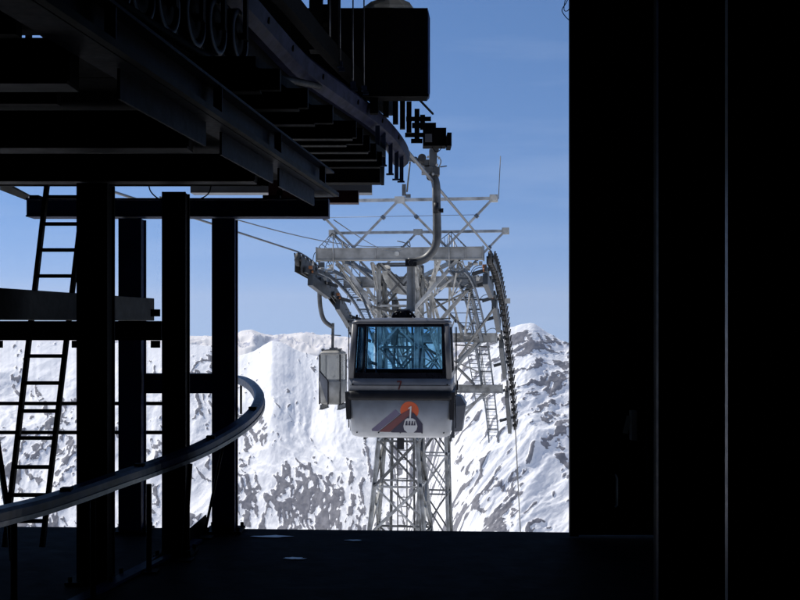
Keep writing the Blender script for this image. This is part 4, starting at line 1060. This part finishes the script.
# mast leans back a touch to the curved arm
m0 = CC + Vector((0.11, 0, 1.12)); m1 = Vector((0.183, 18.7, EYE + (HY - 263) * 18.7 / F))
hg = MB(); hg.bar(m0, m1, 0.13, 0.10); hg.bar(m0 + Vector((0.06, -0.07, 0)), m1 + Vector((0.05, -0.07, 0)), 0.03, 0.03); ho = hg.build('hanger_mast', 'galv', cab)
b = MB(); b.boxm(Matrix.Translation(m1 + Vector((0, -0.02, 0.0))), 0.19, 0.2, 0.12); b.disc(m1 + Vector((0, -0.14, 0.0)), (0, 1, 0), 0.045, 0.06, 12); b.build('pivot_block', 'cabdark', cab)
arm = smooth_path([at(408, 262, 18.65), at(416, 261.5, 18.65), at(426, 258, 18.65), at(434, 249, 18.65), at(437, 238, 18.65), at(437, 225, 18.65), at(436.5, 205, 18.65), at(436, 185, 18.65), at(432, 172, 18.7)], 6)
b = MB(); b.tube(arm, 0.072, 14); ao = b.build('hanger_arm', 'galvd', cab)
b = MB(); b.tube([at(436.3, 213, 18.56), at(436.0, 203, 18.56)], 0.045, 10); b.build('label_sleeve', 'cabdark', ao)
b = MB(); c = at(442, 210.5, 18.6); b.boxm(Matrix.Translation(c), 0.045, 0.06, 0.07); b.bar(at(437, 210, 18.6), c, 0.02); b.build('knob', 'cabdark', ao)
b = MB(); b.tube([at(433.5, 240, 18.57), at(433.0, 180, 18.57)], 0.012, 6); b.build('conduit', 'galv', ao)
gp_ = MB()
gc = at(433, 160, 18.7)
gp_.boxm(Matrix.Translation(gc), 0.13, 0.22, 0.34); gp_.boxm(Matrix.Translation(gc + Vector((0, 0, 0.19))), 0.09, 0.18, 0.08)
gp_.boxm(Matrix.Translation(gc + Vector((0.03, 0, -0.20))), 0.16, 0.26, 0.14)
gp_.boxm(Matrix.Translation(at(425, 163, 18.7)), 0.14, 0.16, 0.10); gp_.boxm(Matrix.Translation(at(427, 171, 18.7)), 0.18, 0.3, 0.10)
gp_.bar(at(430, 168, 18.7), at(413, 158, 18.6), 0.05); gp_.bar(at(440, 167, 18.7), at(447, 166, 18.7), 0.02)
go = gp_.build('rope_grip', 'galvd', cab, bevel=0.008)
b = MB()
for (px, py, r) in ((422, 158, 0.07), (415, 160, 0.055), (430, 177, 0.06), (436, 150, 0.05)): b.disc(at(px, py, 18.55), (0, 1, 0), r, 0.06, 14)
build_each(b, 'grip_wheel', 'rubber', go)
b = MB()
for (px, py) in ((428, 157), (437, 165), (424, 168), (433, 174), (439, 158)): b.disc(at(px, py, 18.5), (0, 1, 0), 0.022, 0.05, 8)
b.tube(smooth_path([at(437, 156, 18.6), at(441, 161, 18.6), at(438, 170, 18.6)], 4), 0.012, 6)
build_each(b, 'bolt', 'galv', go)

# ------------------------------------------------------------------ second carrier
C2 = at(333, 378, 37.3); c2 = empty('service_carrier', C2, -AZ)
tag(c2, 'small old cloudy-windowed cabin hanging left of and far behind the large cabin', 'cabin')
def r2(hw, hd, z): return rr(hw, -hd, hd, 0.09, z)
MB().loft([r2(0.30, 0.45, -0.86), r2(0.36, 0.52, -0.80), r2(0.38, 0.55, -0.10), r2(0.36, 0.53, -0.06)], cap=True).build('lower_shell', 'beamgrey', c2, local=True)
MB().loft([r2(0.36, 0.53, 0.78), r2(0.35, 0.52, 0.86), r2(0.24, 0.40, 0.93)]).build('roof', 'beamgrey', c2, local=True)
MB().loft([r2(0.355, 0.525, -0.058), r2(0.355, 0.525, 0.778)], cap=False).build('window_shell', 'perspex', c2, local=True)
b = MB()
for sx in (-1, 1):
    for sy in (-1, 1): b.bar((sx * 0.35, sy * 0.5, -0.85), (sx * 0.345, sy * 0.5, 0.8), 0.045)
b.bar((-0.345, -0.5, 0.25), (-0.05, -0.545, -0.1), 0.05); b.bar((-0.05, -0.55, -0.1), (-0.05, -0.55, -0.85), 0.04)
build_each(b, 'door_frame', 'cabdark', c2, local=True)
b = MB(); b.plate([(-0.33, -0.556, -0.06), (-0.33, -0.556, 0.22), (-0.06, -0.556, -0.07), (-0.05, -0.556, -0.78), (-0.1, -0.556, -0.78)], (0, -1, 0), 0.01); b.build('dark_panel', 'box', c2, local=True)
for x in (-0.3, 0.3):
    b = MB(); b.box(x - 0.04, x + 0.04, -0.5, 0.5, -1.0, -0.87); b.box(x - 0.06, x + 0.06, -0.52, 0.52, -1.03, -1.001); b.build('skid', 'galvd', c2, local=True)
b = MB(); b.bar((-0.3, -0.3, 0.93), (0.25, -0.3, 0.97), 0.04); b.bar((-0.3, 0.3, 0.93), (0.25, 0.3, 0.97), 0.04); b.disc((0.28, -0.3, 0.93), (0, 1, 0), 0.06, 0.1, 10); b.disc((-0.28, -0.3, 0.95), (0, 1, 0), 0.05, 0.1, 10); b.box(-0.08, 0.12, -0.2, 0.2, 0.93, 1.02); b.build('roof_fitting', 'galvd', c2, local=True)
arm2 = smooth_path([at(321.5, 268, 37.3), at(320.5, 280, 37.3), at(319.5, 292, 37.3), at(320.5, 308, 37.3), at(324, 320, 37.3), at(331, 326, 37.3), at(333.5, 326.5, 37.3)], 6)
MB().tube(arm2, 0.075, 12).build('hanger_arm', 'galvd', c2)
MB().bar(at(333, 323, 37.3), at(332.5, 353, 37.3), 0.09, 0.09).build('hanger_rod', 'galvd', c2)
MB().bar(at(331, 335, 37.2), at(341, 335.5, 37.2), 0.03, 0.03).build('cross_pin', 'galvd', c2)
b = MB(); b.boxm(Matrix.Translation(at(321.5, 266, 37.3)), 0.2, 0.3, 0.25); b.build('rope_grip', 'galvd', c2)

# ------------------------------------------------------------------ haze
HZ = 3.6e-5
hb = MB().box(-9000, 14000, -260, 26000, -7200, 700)
mh = bpy.data.materials.new('thin_mountain_air'); mh.use_nodes = True
nh = mh.node_tree; nh.nodes.remove(nh.nodes['Principled BSDF'])
pv = nh.nodes.new('ShaderNodeVolumePrincipled'); pv.inputs['Color'].default_value = (0.86, 0.90, 1.0, 1); pv.inputs['Density'].default_value = HZ; pv.inputs['Anisotropy'].default_value = 0.2
nh.links.new(pv.outputs[0], nh.nodes['Material Output'].inputs['Volume'])
hz = hb.build('haze', mh); tag(hz, kind='stuff')
hz.visible_shadow = True

# ------------------------------------------------------------------ light
SUN = Vector((-0.56, 0.24, 0.79)).normalized()
el = math.asin(SUN.z); az = math.atan2(SUN.x, SUN.y)
sd = bpy.data.lights.new('sun', 'SUN'); sd.energy = 4.5; sd.angle = R(0.53); sd.color = (1.0, 0.96, 0.90)
so = bpy.data.objects.new('sun', sd); COL.objects.link(so); so.rotation_euler = (-SUN).to_track_quat('-Z', 'Y').to_euler(); so.location = (-20, 0, 30)
w = bpy.data.worlds.new('World'); scene.world = w; w.use_nodes = True
nt = w.node_tree; bg = nt.nodes['Background']
sky = nt.nodes.new('ShaderNodeTexSky'); sky.sky_type = 'NISHITA'; sky.sun_disc = False
sky.sun_elevation = el; sky.sun_rotation = az; sky.altitude = 2600; sky.air_density = 1.0; sky.dust_density = 0.0; sky.ozone_density = 4.0
tcs = nt.nodes.new('ShaderNodeTexCoord'); mps = nt.nodes.new('ShaderNodeMapping'); mps.inputs['Scale'].default_value = (1, 1, 1.0); mps.inputs['Location'].default_value = (0, 0, 0.17)
nt.links.new(tcs.outputs['Generated'], mps.inputs['Vector']); nt.links.new(mps.outputs[0], sky.inputs['Vector'])
hs = nt.nodes.new('ShaderNodeHueSaturation'); hs.inputs['Saturation'].default_value = 1.13
nt.links.new(sky.outputs[0], hs.inputs['Color']); cm = nt.nodes.new('ShaderNodeMapping'); cm.inputs['Scale'].default_value = (1.2, 1.2, 9.0); cm.inputs['Rotation'].default_value = (0.1, 0.12, 0)
nt.links.new(tcs.outputs['Generated'], cm.inputs['Vector'])
cn = nt.nodes.new('ShaderNodeTexNoise'); cn.inputs['Scale'].default_value = 2.2; cn.inputs['Detail'].default_value = 7; nt.links.new(cm.outputs[0], cn.inputs['Vector'])
cr = nt.nodes.new('ShaderNodeMapRange'); cr.inputs['From Min'].default_value = 0.5; cr.inputs['From Max'].default_value = 0.8; cr.inputs['To Max'].default_value = 0.22; nt.links.new(cn.outputs['Fac'], cr.inputs['Value'])
cx_ = nt.nodes.new('ShaderNodeMix'); cx_.data_type = 'RGBA'; nt.links.new(cr.outputs[0], cx_.inputs['Factor']); nt.links.new(hs.outputs[0], cx_.inputs['A']); cx_.inputs['B'].default_value = (5.0, 5.7, 7.0, 1)
nt.links.new(cx_.outputs['Result'], bg.inputs['Color']); bg.inputs['Strength'].default_value = 0.107

vs = scene.view_settings; vs.view_transform = 'Standard'; vs.look = 'None'; vs.gamma = 1; vs.exposure = 0.38; vs.use_curve_mapping = False
scene.cycles.max_bounces = 8; scene.cycles.transparent_max_bounces = 16
